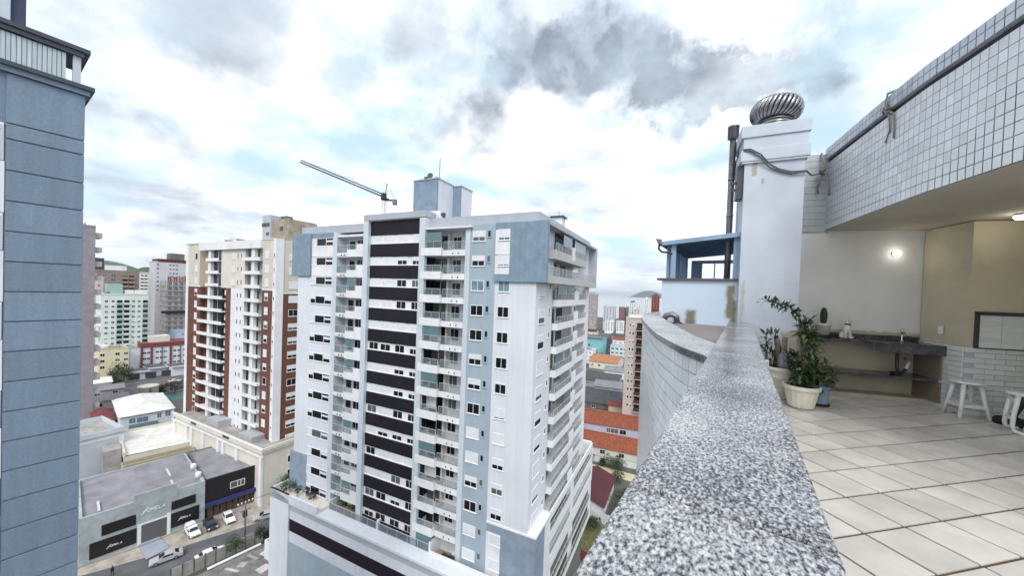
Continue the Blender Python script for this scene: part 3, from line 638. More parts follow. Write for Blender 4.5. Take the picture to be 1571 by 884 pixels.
t = thing('potted_shrub', 'leafy shrub in a cream ribbed bowl pot on the terrace floor', 'potted plant', (.77, 6.62, FZ))
pp = M(cpot); n = 36; prof = [(.12, 0), (.15, .03), (.185, .20), (.20, .28), (.225, .285), (.228, .335), (.205, .335), (.195, .30), (0, .30)]
for i, (r_, z) in enumerate(prof):
    for k in range(n): a_ = 2*math.pi*k/n; q = r_*(1.03 if (k % 2 and 0 < i < 4) else 1); pp.v.append((q*math.cos(a_), q*math.sin(a_), z))
for i in range(len(prof)-1):
    for k in range(n): k2 = (k+1) % n; pp.f.append((i*n+k, i*n+k2, (i+1)*n+k2, (i+1)*n+k)); pp.m.append(0); pp.sm.append(False)
pp.obj('pot', t); M(dirt).lathe([(.19, .305), (0, .315)], n=20).obj('soil', t)
stems = [[(0, 0, .3), (.02, .0, .7), (.03, 0, 1.02), (.0, .0, 1.3)], [(0, 0, .5), (-.03, -.02, 1.0), (-.08, -.06, 1.33), (-.20, -.14, 1.48), (-.36, -.23, 1.53), (-.50, -.31, 1.55)], [(.02, .02, .3), (.12, .08, .5), (.26, .16, .62)], [(0, 0, .32), (-.08, .03, .55), (-.13, .02, .75)], [(.02, 0, .4), (.1, .05, .8), (.16, .1, 1.05)], [(0, 0, .3), (.14, .02, .42), (.30, .10, .48)]]
sm = M(bark)
for s_ in stems: sm.tube(s_, .012, 6, r1=.005)
sm.obj('stems', t)
cen = []
for si, (s_, na, sp) in enumerate(zip(stems, (130, 150, 170, 110, 150, 120), (.10, .05, .15, .12, .12, .13))):
    for _ in range(na):
        i = rnd.randrange(len(s_)-1); u_ = rnd.random(); p = Vector(s_[i]).lerp(Vector(s_[i+1]), u_)
        if si == 1 and p.z < 1.34: continue
        if p.z < .36: p.z += .1
        d = rv(); d.z += .2; cen.append((p+rv(sp*.6), d))
for _ in range(40): d = rv(); d.z = abs(d.z)*.3; cen.append((Vector((0, 0, 1.22))+rv(.05), d))
tag(leaf_mesh('leaves', cen, .055, [leafA, leafD, leafD, leafA], rnd).obj('foliage', t), kind='stuff')
cen = []
for _ in range(60): d = rv(); d.z *= .3; cen.append((Vector((.02, 0, 1.08+rnd.uniform(-.06, .05)))+rv(.05), d))
tag(leaf_mesh('leaves', cen, .07, [leafB], rnd, 2.6).obj('pale_foliage', t), kind='stuff')
t = thing('large_planter', 'tall cream planter with spiky plants and driftwood, against the chimney', 'planter', (.56, 7.08, FZ))
M(cpot).lathe([(.15, 0), (.16, .02), (.20, .33), (.215, .34), (.215, .36), (.205, .37), (.22, .44), (.245, .45), (.25, .505), (.225, .505), (.215, .46), (0, .46)], n=32).obj('pot', t)
M(dirt).lathe([(.215, .47), (0, .49)], n=20).obj('soil', t)
M(mat('driftwood', (.20, .15, .12), .9, var=.4, scale=8)).tube([(-.06, .0, .45), (-.05, .0, .8), (-.08, .02, .97)], .05, 8, r1=.035).tube([(.03, -.04, .45), (.02, -.05, .75), (.03, -.06, .98)], .035, 8).obj('driftwood', t)
M(mat('grey_stone', (.26, .26, .30), .8, var=.4, scale=12)).lathe([(.07, .45), (.09, .55), (.07, .68), (.03, .76), (0, .78)], c=(.02, -.09), n=9).obj('stone', t)
cen = [((-.12+rnd.uniform(-.12, .05), rnd.uniform(-.1, .1), rnd.uniform(.5, 1.0)), rv()+Vector((-.4, 0, .7))) for _ in range(70)]+[((.14, .0, .66), rv()+Vector((0, 0, .5))) for _ in range(34)]+[((-.17, -.05, .5), rv()+Vector((-.3, 0, .2))) for _ in range(30)]
tag(leaf_mesh('leaves', cen, .06, [leafD, leafA], rnd, 2.6).obj('foliage', t), kind='stuff')
t = thing('blue_bucket_plant', 'low dark leafy plant in a blue-grey bucket behind the cream bowl pot', 'potted plant', (1.02, 7.0, FZ))
M(mat('blue_bucket', (.26, .36, .48), .5, var=.12, scale=6)).lathe([(.105, .03), (.115, .05), (.125, .27), (.135, .275), (.135, .30), (.115, .30), (.11, .26), (0, .26)], n=24).obj('bucket', t)
M(black).lathe([(.13, 0), (.135, .035), (.10, .04), (0, .03)], n=20).obj('saucer', t); M(steelD).lathe([(.022, 0), (.02, .012), (0, .014)], n=10).obj('plug', t, (-.02, -.125, .2)).rotation_euler = (R(90), 0, 0)
cen = [(Vector((0, 0, .42))+rv(.17), rv()+Vector((0, 0, .3))) for _ in range(170)]
tag(leaf_mesh('leaves', cen, .05, [leafD, leafA, leafD], rnd).obj('foliage', t), kind='stuff')
# stools
def stool(lab, p, rz):
    t = thing('stool', lab, 'stool', p, rz, 'white stools by the barbecue')
    M(plastW).lathe([(0, .475), (.15, .475), (.168, .48), (.17, .492), (.162, .503), (.14, .506), (0, .506)], n=28).obj('seat', t)
    for k in range(4):
        a_ = math.pi/4+k*math.pi/2; c_, s_ = math.cos(a_), math.sin(a_)
        M(plastW).tube([(c_*.12, s_*.12, .48), (c_*.16, s_*.16, .25), (c_*.215, s_*.215, 0)], .027, 8, r1=.021).obj('leg', t)
        b_ = a_+math.pi/2; M(plastW).box(0, 1, -.012, .012, -.02, .02).obj('rail', t, (c_*.172, s_*.172, .17), math.atan2(math.sin(b_)-s_, math.cos(b_)-c_)).scale = (.243, 1, 1)
    return t
s1 = stool('white round stool standing alone before the barbecue bricks', (2.72, 7.74, FZ), R(12))
t = thing('folding_stool', 'white stool with curved feet at the right edge of the terrace view', 'stool', (3.03, 7.20, FZ), R(-8), 'white stools by the barbecue')
M(plastW).lathe([(0, .475), (.15, .475), (.172, .48), (.174, .492), (.164, .503), (0, .506)], n=28).obj('seat', t)
for s_ in (-1, 1):
    for q in (-1, 1):
        M(plastW).tube([(s_*.10, q*.11, .48), (s_*.135, q*.12, .22), (s_*.14, q*.12, .10), (s_*.13, q*.14, .04), (s_*.07, q*.17, .018), (s_*.02, q*.18, .018)], .022, 8).obj('leg', t)
    M(plastW).box(s_*.135-.012, s_*.135+.012, -.12, .12, .16, .20).obj('rail', t); M(plastW).box(s_*.12-.012, s_*.12+.012, -.10, .10, .40, .44).obj('rail', t)
t = thing('parasol_base', 'black round base with a leaning dark closed parasol behind the stools', 'parasol', (3.08, 7.60, FZ))
M(black).lathe([(.0, 0), (.15, 0), (.165, .02), (.165, .06), (.15, .085), (.05, .10), (.03, .14), (0, .14)], n=24).obj('base', t)
M(mat('dark_grey_canvas', (.05, .065, .06), .9, var=.3, scale=10)).tube([(.0, 0, .12), (.10, .02, .36), (.24, .05, .72), (.36, .08, 1.0)], .03, 10, r1=.05).obj('closed_canopy', t)
# far side wall of the covered terrace
t = thing('side_wall', 'plain beige wall carrying the far end of the terrace canopy', 'wall', (5.2, 2.3, FZ))
M(yel).box(0, .2, 0, 6.6, 0, 2.8).obj('wall', t)
# ================================================================== THE TALL WHITE AND BLUE TOWER
TR = R(7.8)
tower = thing('apartment_tower', 'tall white and blue apartment tower with a column of dark horizontal bands', 'apartment tower', (-18.888, 33.613, GZ), TR)
DZ = -GZ; FL = 2.93
def T(*m_): return M(*m_, dz=DZ)
# local x = -u (u counts leftwards from the right corner), y into the building
T(white).box(-40.5, -1.3, 1.6, 25, 4.2, 45.7).obj('core_wall', tower)
T(tealP).box(-8.85, -5.13, 0, 1.62, 4.2, 45.765).obj('front_wall', tower)
T(whiteB).box(-5.13, 0, .012, 5.6, 11.0, 39.1).obj('corner_wall', tower)
T(baseP).box(-5.1, 1.02, -.06, 5.0, 4.2, 10.92).obj('base_wall', tower)
T(white).box(-5.14, 1.1, -.10, 5.1, 10.925, 11.12).obj('base_ledge', tower)
T(white).box(-5.08, -3.25, -.085, -.055, 4.2, 9.97).obj('base_panel', tower)
# upper blue frame
T(blueP).box(-5.14, 1.2, -.28, .35, 39.08, 45.76).obj('upper_block', tower)
T(white).box(-5.08, -3.22, -.305, -.275, 42.15, 44.96).obj('upper_panel', tower); T(white).box(-5.08, -3.22, -.305, -.275, 39.9, 42.05).obj('upper_panel', tower)
for z in (42.02, 45.0): T(blueP).box(-5.13, 1.19, -.286, -.28, z, z+.03).obj('joint_line', tower)
T(blueP).box(-41.7, -37.36, -.28, 2.0, 39.25, 45.8).obj('upper_block', tower)
T(blueP).box(-37.36, -31.7, -.02, 1.6, 39.25, 39.9).box(-37.36, -31.7, -.02, 1.6, 45.05, 45.8).obj('upper_block', tower)
T(whiteB).box(-40.5, -31.65, .015, 1.62, 11.3, 39.25).obj('front_wall', tower)
T(whiteB).box(-37.36, -31.65, .05, 1.62, 39.9, 45.05).obj('front_wall', tower)
T(baseP).box(-41.3, -37.3, -.07, 6.0, 4.2, 11.3).obj('base_wall', tower); T(whiteB).box(-37.3, -31.7, .015, 1.62, 4.2, 11.3).obj('front_wall', tower)
T(finP).box(-32.42, -31.62, -.10, 1.6, 4.2, 45.8).obj('pilaster', tower)
T(finP).box(-9.28, -8.62, -.08, 1.6, 4.2, 45.39).obj('pilaster', tower)
# central frame with the dark bands
T(finP).box(-25.86, -24.94, -.5, 1.6, 4.2, 47.0).obj('fin', tower); T(finP).box(-15.98, -15.08, -.5, 1.6, 4.2, 46.95).obj('fin', tower)
T(lilac).box(-25.86, -15.08, -.5, 1.6, 47.05, 47.85).obj('fin_head', tower); T(white).box(-24.94, -15.98, -.30, 1.5, 46.96, 47.045).obj('fin_soffit', tower)
bandm = T(darkp)
bandm.box(-24.94, -15.98, -.06, 1.6, 42.10, 43.82)
for i in range(9): x = -24.94+(i+.5)*8.96/9; bandm.box(x-.01, x+.01, -.066, -.06, 42.12, 43.8)
bme = bandm.mesh('dark_band'); bl = T(white).box(-24.94, -15.98, -.09, 1.6, 43.822, 43.90).mesh('band_ledge')
stripm = T(white).box(-24.94, -15.98, .05, 1.6, 43.82, 45.03).mesh('window_strip')
T(darkp).box(-24.94, -15.98, -.06, 1.6, 45.03, 46.96).obj('dark_band', tower)
rt = random.Random(5)
strip_w = ((-23.85, 1.6), (-21.7, 1.7), (-19.15, 1.55), (-16.8, 1.15))
openings = {0: (1, 1, 1, 1), 1: (1, 1, .45, .5), 2: (1, 1, .1, .1), 3: (1, 1, 0, 0), 4: (1, 1, 1, 1), 5: (0, .1, 0, .3), 6: (1, 1, .4, .4), 7: (1, 1, .35, .4), 8: (0, 1, 0, .1), 9: (1, .5, .4, .4), 10: (0, 1, 1, 1), 11: (1, 1, 0, 0), 12: (0, 0, .5, 0), 13: (.3, 0, .1, .1)}
for k in range(14):
    dz = -k*FL
    if k < 13 or True: put(bme, 'dark_band', tower, (0, 0, dz)); put(bl, 'band_ledge', tower, (0, 0, dz))
    put(stripm, 'window_strip', tower, (0, 0, dz))
    for (x, w_), s_ in zip(strip_w, openings[k]): window(tower, x, .04, 43.98+dz+DZ, w_, .92, 'S', 1, s_)
# columns A, B and the small windows between
colA = (.6, .5, .05, 0, 0, .45, .55, 0, 1, 1, .5, 0, .95, 1); colB = (.8, .9, .05, 0, 0, 0, .1, .9, 1, .6, .45, .5, 1, 1)
for k in range(14):
    z = 43.82-k*FL+DZ
    window(tower, -7.45, -.0, z, 1.6, 1.12, 'S', 1, colA[k], pm=paneB if k == 2 else pane)
    window(tower, -6.05, -.0, z+.44, .34, .68, 'S', 0, 0, fr=tealP)
    y = -.305 if k < 2 else (.012 if k < 12 else -.085)
    window(tower, -3.95, y, z, 1.34, 1.12, 'S', 1, colB[k], pm=paneB if k == 2 else pane)
    # left window group
    f = window(tower, -35.0, .03 if k < 2 else .0, z+.08, 4.7, 1.06, 'S', 0, 0)
    for x in (-1.25, .85): put(T(frameW).box(-.04, .04, -.04, 0, -DZ, 1.06-DZ).mesh('mullion'), 'mullion', f, (x, 0, 0))
    s1 = rt.choice((0, 1, 1, .0)) if k else 1
    put(wmesh('shutter', 1.0, round(1.06*(s1 if s1 else .4), 2), 1, shut), 'shutter', f, (-1.82, 0, 1.06*(1-(s1 if s1 else .4))))
    put(wmesh('shutter', 1.4, round(1.06*rt.choice((.35, .6, .25)), 2), 1, shut), 'shutter', f, (1.62, 0, .5))
pan = T(white).box(-37.3, -32.5, -.04, .05, 42.2, 43.80).mesh('window_panel')
for k in (0, 1): put(pan, 'window_panel', tower, (0, 0, -k*FL))
# front balconies
def rail_glass(x0, x1, y, z0, z1, post=1.1):
    a = T(railW, paneG); a.box(x0, x1, y-.03, y+.03, z1-.05, z1); n_ = max(1, int((x1-x0)/post))
    for i in range(n_+1): x = x0+(x1-x0)*i/n_; a.box(x-.015, x+.015, y-.015, y+.015, z0, z1-.05)
    a.box(x0, x1, y-.006, y+.006, z0+.04, z1-.06, 1); return a
bR = dict(
    slab=T(white).box(-15.55, -9.29, -.02, 1.6, 42.10, 42.28).box(-15.6, -12.5, -.55, -.02, 42.10, 42.28).mesh('slab'),
    low=T(white).box(-12.48, -9.29, -.14, -.02, 42.10, 42.80).mesh('parapet'),
    box=T(white).box(-15.6, -12.5, -.55, -.43, 42.281, 43.08).box(-12.62, -12.5, -.43, -.14, 42.281, 43.08).box(-15.6, -15.08, -.43, -.1, 42.281, 43.08).mesh('parapet'),
    rail=rail_glass(-14.95, -12.5, -.49, 43.08, 43.88).mesh('railing'), rail2=rail_glass(-12.46, -9.3, -.08, 42.8, 43.86).mesh('railing'),
    door=T(frameW, pane).box(-15.5, -12.7, 1.52, 1.6, 42.3, 44.85, 1).box(-13.95, -13.88, 1.49, 1.52, 42.3, 44.75).box(-12.72, -12.6, 1.49, 1.6, 42.3, 44.8).mesh('glass_door'),
    door2=T(frameW, pane).box(-12.1, -11.0, 1.54, 1.6, 43.2, 44.6, 1).box(-11.6, -11.55, 1.5, 1.54, 43.2, 44.6).box(-10.0, -9.5, 1.54, 1.6, 42.9, 44.6, 1).mesh('window'),
    side=T(frameD, pane).box(-15.07, -15.03, -.05, 1.5, 43.1, 44.9, 1).box(-15.03, -15.0, .70, .76, 43.1, 44.9).mesh('side_glazing'), wallet=T(cream).box(-12.6, -12.35, .95, 1.6, 42.3, 45.0).mesh('partition'), vent=T(frameD).box(-11.1, -10.95, -.16, -.14, 42.3, 42.5).box(-10.3, -10.15, -.16, -.14, 42.3, 42.5).mesh('drain_spout'),
    curt=T(paneT).box(-15.0, -12.55, -.46, -.44, 43.9, 45.0).mesh('glazing'), blind=T(mat('white_blind', (.74, .74, .72), .9)).box(-15.0, -13.2, .7, .75, 43.0, 44.9).mesh('blind'))
bLd = dict(
    slab=T(white).box(-31.62, -25.86, -.02, 1.6, 42.10, 42.28).box(-29.08, -25.9, -.45, -.02, 42.1, 42.28).mesh('slab'),
    low=T(white).box(-31.6, -29.1, -.12, -.02, 42.281, 42.72).mesh('parapet'),
    box=T(white).box(-29.08, -25.9, -.45, -.33, 42.281, 43.14).box(-27.22, -25.9, -.45, -.33, 43.141, 43.88).box(-26.02, -25.9, -.33, 0, 42.281, 43.88).box(-29.08, -28.96, -.33, -.12, 42.281, 43.14).mesh('parapet'),
    rail=rail_glass(-29.06, -27.24, -.39, 43.14, 43.86).mesh('railing'), rail2=rail_glass(-31.6, -29.1, -.07, 42.72, 43.84).mesh('railing'),
    door=T(frameW, pane).box(-30.9, -29.9, 1.53, 1.6, 43.0, 44.6, 1).box(-29.3, -27.9, 1.53, 1.6, 43.1, 44.7, 1).box(-28.65, -28.58, 1.5, 1.53, 43.1, 44.7).box(-27.6, -26.0, 1.53, 1.6, 42.9, 44.8, 1).mesh('glass_door'),
    vent=T(frameD).box(-30.7, -30.5, -.14, -.12, 42.34, 42.54).box(-30.1, -29.9, -.14, -.12, 42.34, 42.54).mesh('drain_spout'),
    curt=T(paneT).box(-29.0, -27.3, -.36, -.34, 43.9, 45.0).mesh('glazing'))
for k in range(13):
    z = -k*FL
    r1 = put(bR['slab'], 'balcony', tower, (0, 0, z))
    for n_, q in (('parapet', 'low'), ('parapet', 'box'), ('railing', 'rail'), ('railing', 'rail2'), ('partition', 'wallet'), ('side_glazing', 'side'), ('drain_spout', 'vent'), ('glass_door', 'door'), ('window', 'door2')): put(bR[q], n_, r1)
    if k in (0, 4, 6, 9): put(bR['curt'], 'glazing', r1)
    if k in (4, 10, 7): put(bR['blind'], 'blind', r1, (rt.uniform(-.3, .3), 0, 0))
    l1 = put(bLd['slab'], 'balcony', tower, (0, 0, z))
    for n_, q in (('parapet', 'low'), ('parapet', 'box'), ('railing', 'rail'), ('railing', 'rail2'), ('drain_spout', 'vent'), ('glass_door', 'door')): put(bLd[q], n_, l1)
    if k in (2, 5, 6, 9, 12): put(bLd['curt'], 'glazing', l1)
T(white).box(-15.62, -8.3, -.45, 1.6, 45.40, 45.60).obj('balcony_roof', tower); T(white).box(-31.62, -25.86, -.05, 1.6, 45.05, 45.35).obj('balcony_roof', tower)
T(lilac).box(-25.86, -4.2, .3, 1.6, 45.77, 46.0).obj('roof_edge', tower)
# roof
T(lilac).box(-40.4, -.05, .35, .6, 45.77, 46.92).box(-.30, -.05, .6, 24.6, 45.77, 46.92).box(-40.4, -40.15, .6, 24.6, 45.77, 46.92).box(-40.4, -.05, 24.6, 24.85, 45.77, 46.92).obj('roof_parapet', tower)
T(roofg).box(-40.15, -.30, .6, 24.6, 45.77, 46.0).obj('roof', tower)
T(blueP).box(-22.9, -18.5, 6.0, 6.3, 46.0, 54.15).obj('lift_house', tower); T(whiteB).box(-22.9, -18.5, 6.3, 14, 46.0, 54.15).obj('lift_house', tower)
T(blueP).box(-18.5, -17.05, 10.0, 10.2, 46.0, 54.0).obj('lift_house', tower); T(whiteB).box(-18.5, -17.05, 10.2, 13.3, 46.0, 54.0).obj('lift_house', tower)
T(lilac).box(-23.0, -18.4, 5.9, 14.1, 54.15, 54.3).box(-18.4, -16.95, 9.9, 13.4, 54.0, 54.15).obj('lift_house_rim', tower)
T(blueP).box(-22.91, -18.49, 5.985, 6.0, 50.4, 50.46).obj('joint_line', tower)
T(white).box(-21, -16.6, 4.5, 6, 46, 49.0).box(-18.4, -16.9, 3, 4.4, 46, 48.4).obj('stair_house', tower); T(frameD).box(-21.6, -20.6, 5.9, 5.99, 48.6, 49.3).box(-17.3, -16.59, 5.0, 5.7, 46.9, 48.9).box(-16.6, -16.55, 4.6, 5.5, 48.3, 48.7).obj('stair_door', tower)
T(white).box(-1.5, -.1, 8.6, 10.0, 46, 48.0).obj('chimney', tower); T(frameD).box(-1.75, .15, 8.35, 10.25, 48.0, 48.15).obj('chimney_cap', tower)
T(frameD).tube([(-.8, 9.3, 48.15), (-.8, 9.3, 49.0)], .03, 5).obj('lightning_rod', tower)
a = T(frameD); a.tube([(-18.9, 7, 54.3), (-18.9, 7, 57.6)], .045, 6).obj('mast', tower)
M(frameD).lathe([(0, 0), (.3, .02), (.45, .1)], n=14).obj('dish', tower, (-20.3, 6.6, 54.9+DZ)).rotation_euler = (R(80), 0, R(20)); T(frameD).box(-21.3, -20.8, 6.4, 6.9, 54.3, 54.8).box(-19.3, -18.9, 6.5, 6.9, 54.3, 54.6).obj('antenna_box', tower)
# right side: windows, balconies
T(white).box(-1.3, 0, 14.5, 15.7, 4.2, 45.7).box(-1.3, 0, 22.2, 25, 4.2, 45.7).obj('side_wall', tower); T(whiteB).box(-1.3, -.01, 1.6, 5.6, 39.1, 45.7).obj('side_wall', tower)
def rail_y(y0, y1, x, z0, z1):
    a = T(railW, paneG); a.box(x-.03, x+.03, y0, y1, z1-.05, z1); n_ = max(1, int((y1-y0)/1.3))
    for i in range(n_+1): y = y0+(y1-y0)*i/n_; a.box(x-.02, x+.02, y-.02, y+.02, z0, z1-.05)
    a.box(x-.006, x+.006, y0, y1, z0+.04, z1-.06, 1); return a
z0 = 36.28
sB = dict(slab=T(white).box(-1.3, .72, 5.7, 14.5, z0, z0+.18).box(-1.3, .45, 15.7, 22.2, z0, z0+.18).mesh('slab'),
    par=T(white).box(.60, .72, 5.7, 14.5, z0+.181, z0+.85).box(.0, .60, 5.7, 5.82, z0+.181, z0+.85).box(.33, .45, 15.7, 22.2, z0+.181, z0+.8).mesh('parapet'),
    rail=rail_y(5.75, 13.2, .66, z0+.85, z0+1.7).mesh('railing'), rail2=rail_y(16.2, 21.5, .39, z0+.8, z0+1.7).mesh('railing'),
    pan=T(white).box(.58, .74, 13.3, 15.4, z0+.3, z0+2.1).mesh('screen_panel'),
    door=T(frameW, pane).box(-1.3, -1.22, 6.2, 10.2, z0+.2, z0+2.5, 1).box(-1.22, -1.18, 8.1, 8.2, z0+.2, z0+2.5).box(-1.3, -1.22, 11.2, 13.8, z0+.8, z0+2.5, 1).box(-1.3, -1.22, 16.4, 20.8, z0+.2, z0+2.5, 1).mesh('glass_door'),
    curt=T(paneT, frameW).box(.63, .65, 5.8, 9.2, z0+1.72, z0+2.85).box(.6, .68, 9.2, 9.3, z0+1.7, z0+2.88, 1).mesh('glazing'), curt2=T(paneT, frameW).box(.63, .65, 10.2, 13.2, z0+1.72, z0+2.85).mesh('glazing'))
sshade = (1, 1, .95, .6, .5, 1, .7, .6, .7, 1, .75, 1, 1, .9)
for k in range(2, 13):
    dz = -(k-2)*FL; zz_ = 37.40+dz
    if k < 12: window(tower, .0, 1.95, zz_+DZ, 1.9, 1.45, 'E', 0, sshade[k])
    window(tower, .0, 4.5, zz_+1.05+DZ, .45, .6, 'E', 0, 0)
    b_ = put(sB['slab'], 'balcony', tower, (0, 0, dz))
    for n_, q in (('parapet', 'par'), ('railing', 'rail'), ('railing', 'rail2'), ('screen_panel', 'pan'), ('glass_door', 'door')): put(sB[q], n_, b_)
    if k in (2, 5): put(sB['curt'], 'glazing', b_)
    if k in (2, 7): put(sB['curt2'], 'glazing', b_)
# upper block side
T(lilac).box(-.05, 1.2, .35, 24.9, 45.45, 45.76).obj('upper_block', tower); T(greyc).box(1.05, 1.2, .35, 24.9, 39.08, 39.95).box(-.05, 1.05, .35, 24.9, 39.08, 39.28).obj('upper_block', tower)
T(lilac).box(-.05, 1.2, 24.0, 24.9, 39.95, 45.45).obj('upper_block', tower)
rail_y(.5, 23.8, 1.12, 39.95, 40.95).obj('railing', tower)
b_ = T(greyc).box(-1.3, .95, 3.4, 18.2, 42.0, 42.2).obj('balcony', tower); T(greyc).box(.8, .95, 3.4, 18.2, 42.201, 43.05).box(-.0, .8, 3.4, 3.55, 42.201, 43.05).obj('parapet', b_); rail_y(3.6, 18.0, .87, 43.05, 43.95).obj('railing', b_)
T(paneB, frameW).box(.85, .88, 6.6, 10.2, 43.97, 45.42).box(.85, .88, 12.0, 17.8, 43.97, 45.42).box(.82, .9, 10.2, 10.3, 43.95, 45.44, 1).box(.82, .9, 11.9, 12.0, 43.95, 45.44, 1).obj('glazing', b_); T(white).box(.8, .97, 10.5, 11.8, 42.4, 44.2).obj('screen_panel', b_)
T(white).box(.9, 1.1, 10.8, 13.2, 39.6, 41.2).obj('screen_panel', tower)
for z in (41.2, 44.2): window(tower, .0, 2.2, z+DZ, .45, .7, 'E', 0, 0)
T(frameW, pane).box(-1.3, -1.22, 6.2, 10.5, 42.2, 44.9, 1).box(-1.3, -1.22, 12.2, 17, 42.2, 44.9, 1).box(-1.3, -1.22, 6.2, 10.5, 39.3, 41.9, 1).box(-1.3, -1.22, 12.2, 17, 39.3, 41.9, 1).obj('glass_door', tower)
# lower block on the right
T(white).box(-1.3, 1.05, 5.0, 28.5, 7.3, 8.6).box(-1.3, 1.05, 5.0, 28.5, 4.2, 5.6).box(.85, 1.05, 5.0, 28.5, 10.2, 11.12).box(-1.3, 1.05, 27.9, 28.5, 4.2, 11.12).box(-1.3, 1.04, 14.2, 15.6, 5.6, 10.2).box(-1.3, 1.03, 3, 5.0, -1, 10.92).obj('lower_block', tower)
T(greyc).box(-1.3, -1.1, 5.0, 28, 5.6, 11.1).obj('lower_block_recess', tower); T(concD).box(-1.3, .8, 5.0, 27.9, 8.6, 8.66).obj('lower_block_floor', tower)
for z in (5.6, 8.6):
    rail_y(5.2, 14.0, 1.0, z, z+.9).obj('railing', tower); rail_y(15.8, 27.5, 1.0, z, z+.9).obj('railing', tower)
    T(frameW, pane).box(-1.1, -1.02, 6.5, 12.5, z, z+2.0, 1).box(-1.1, -1.02, 16.5, 21, z, z+2.0, 1).box(-1.02, -.98, 9.3, 9.4, z, z+2.0).obj('glass_door', tower)
# podium with the car park behind a striped front
X0, YF = -42.25, -2.4
T(white).box(X0, -.9, YF+.25, 25, GZ, 4.18).obj('podium', tower)
T(white).box(-.9, .95, YF+.25, 28.3, -2.6, 4.19).obj('podium', tower)
T(concD).box(-.9, -.5, YF+.3, 28.2, GZ, -2.6).obj('podium_recess', tower); T(white).box(.2, .9, YF+.25, 21, GZ, -9).obj('podium', tower)
T(whiteB).box(X0, -37.75, YF-.02, YF+.25, GZ, 6.05).box(X0, -31.4, YF-.02, YF+.25, 4.66, 6.05).box(X0, X0+.25, YF+.25, 6, 4.18, 6.05).obj('podium_wall', tower)
T(whiteB).box(-37.75, -.4, YF-.02, -.55, 4.66, 4.98).obj('podium_ledge', tower)
for z0_, z1_, mm in ((3.7, 4.655, mat('grey_stripe', (.43, .47, .52), .8, var=.1)), (2.38, 3.69, whiteB), (.55, 2.37, darkp), (-1.1, .54, whiteB), (-13.4, -1.11, tealP)):
    T(mm).box(-37.74, -.5, YF+.2, YF+.248, z0_, z1_).obj('podium_stripe', tower)
T(cream).box(-42, -31.45, YF+.26, 1.58, 4.181, 5.35).obj('terrace_floor', tower); T(wood).box(-30.5, -21.8, -.5, 1.58, 4.181, 4.78).obj('deck_boards', tower); T(wood).box(-21.4, -13.0, -.5, 1.58, 4.181, 4.78).obj('deck_boards', tower); T(wood).box(-12.4, -3, -1.2, 1.0, 4.181, 4.62).obj('deck_boards', tower)
T(white).box(-31.4, -31.15, -.55, 1.5, 4.2, 6.1).obj('terrace_partition', tower); T(white).box(-21.75, -21.5, -.55, 1.5, 4.2, 6.2).obj('terrace_partition', tower); T(white).box(-12.9, -12.65, -.55, 3.4, 4.2, 6.25).obj('terrace_partition', tower)
a = T(white); a.box(-12.65, -.9, -.75, -.55, 4.2, 5.3); a.obj('terrace_parapet', tower)
for x0, x1 in ((-31.1, -21.8), (-21.5, -12.9)): rail_glass(x0, x1, -.6, 4.98, 6.0, 1.5).obj('terrace_railing', tower)
T(paneT, frameW).box(-15.3, -12.7, -.42, -.40, 4.3, 6.8).box(-15.3, -12.66, -.45, -.38, 6.8, 6.9, 1).box(-15.3, -15.22, -.44, -.38, 4.3, 6.8, 1).obj('glass_screen', tower)
T(darkp).box(-24.9, -16, -.2, -.06, 4.2, 5.9).obj('dark_plinth', tower)
for z in (-1.2, 1.6):
    T(pane, greyc).box(.951, .975, 6.0, 13.6, z, z+1.9).box(.951, .975, 16.0, 26.0, z, z+1.9).box(.951, 1.0, 5.6, 27.4, z-.35, z-.05, 1).obj('recess_shade_panel', tower); rail_y(5.8, 27.0, 1.03, z-.05, z+.9).obj('railing', tower)  # flat dark sheets on the solid wall, recess shade put into their colour
"""small things on the tower's terraces"""
def tl(x, y, z): # tower local to world
    c, s = math.cos(TR), math.sin(TR); return Vector((-18.888+x*c-y*s, 33.613+x*s+y*c, z))
t = thing('air_conditioner', 'white outdoor air conditioner on the tower terrace behind the glass screen', 'air conditioner', tl(-15.3, .6, 4.78), TR)
M(frameW).box(-.45, .45, -.2, .2, 0, .8).obj('case', t); M(frameD).lathe([(.28, 0), (.3, .02), (.0, .03)], n=16).obj('fan_grille', t, (0, -.2, .42)).rotation_euler = (R(90), 0, 0)
def bushy(name, lab, cat, p, r_, h, n_, mts, seed, size=.16, group=None, trunk=0, lift=.0):
    t = thing(name, lab, cat, p, 0, group); q = random.Random(seed); cen = []
    nc = max(3, int(n_/60)); cl = [Vector((q.gauss(0, .45)*r_, q.gauss(0, .45)*r_, trunk+(h-trunk)*q.uniform(.2, .85))) for _ in range(nc)]
    for _ in range(n_):
        c = q.choice(cl); d = Vector((q.gauss(0, 1), q.gauss(0, 1), q.gauss(0, .9))); d.normalize()
        p_ = c+d*(r_*.5)*q.uniform(.4, 1); p_.z = max(.05, p_.z); cen.append((p_, d+Vector((0, 0, .2))))
    lm = leaf_mesh('leaves', cen, size, mts, q, 2.0)
    o = lm.obj('crown' if trunk else 'foliage', t); o['kind'] = 'stuff'
    tr = M(bark); tr.tube([(0, 0, -.1), (q.uniform(-.05, .05)*h, q.uniform(-.05, .05)*h, h*.45), (0, 0, h*.75)], max(.03, h*.028), 7, r1=max(.015, h*.01))
    for c in cl[:6]: tr.tube([(0, 0, h*.4), tuple(c*.9)], max(.012, h*.012), 5, r1=.01)
    tr.obj('trunk' if trunk else 'stem', t); return t
bushy('planter_shrub', 'dark shrubs filling the left corner planter of the tower terrace', 'shrub', tl(-40.5, -.6, 5.35), 1.3, 1.3, 420, [leafD, leafA], 3, .2)
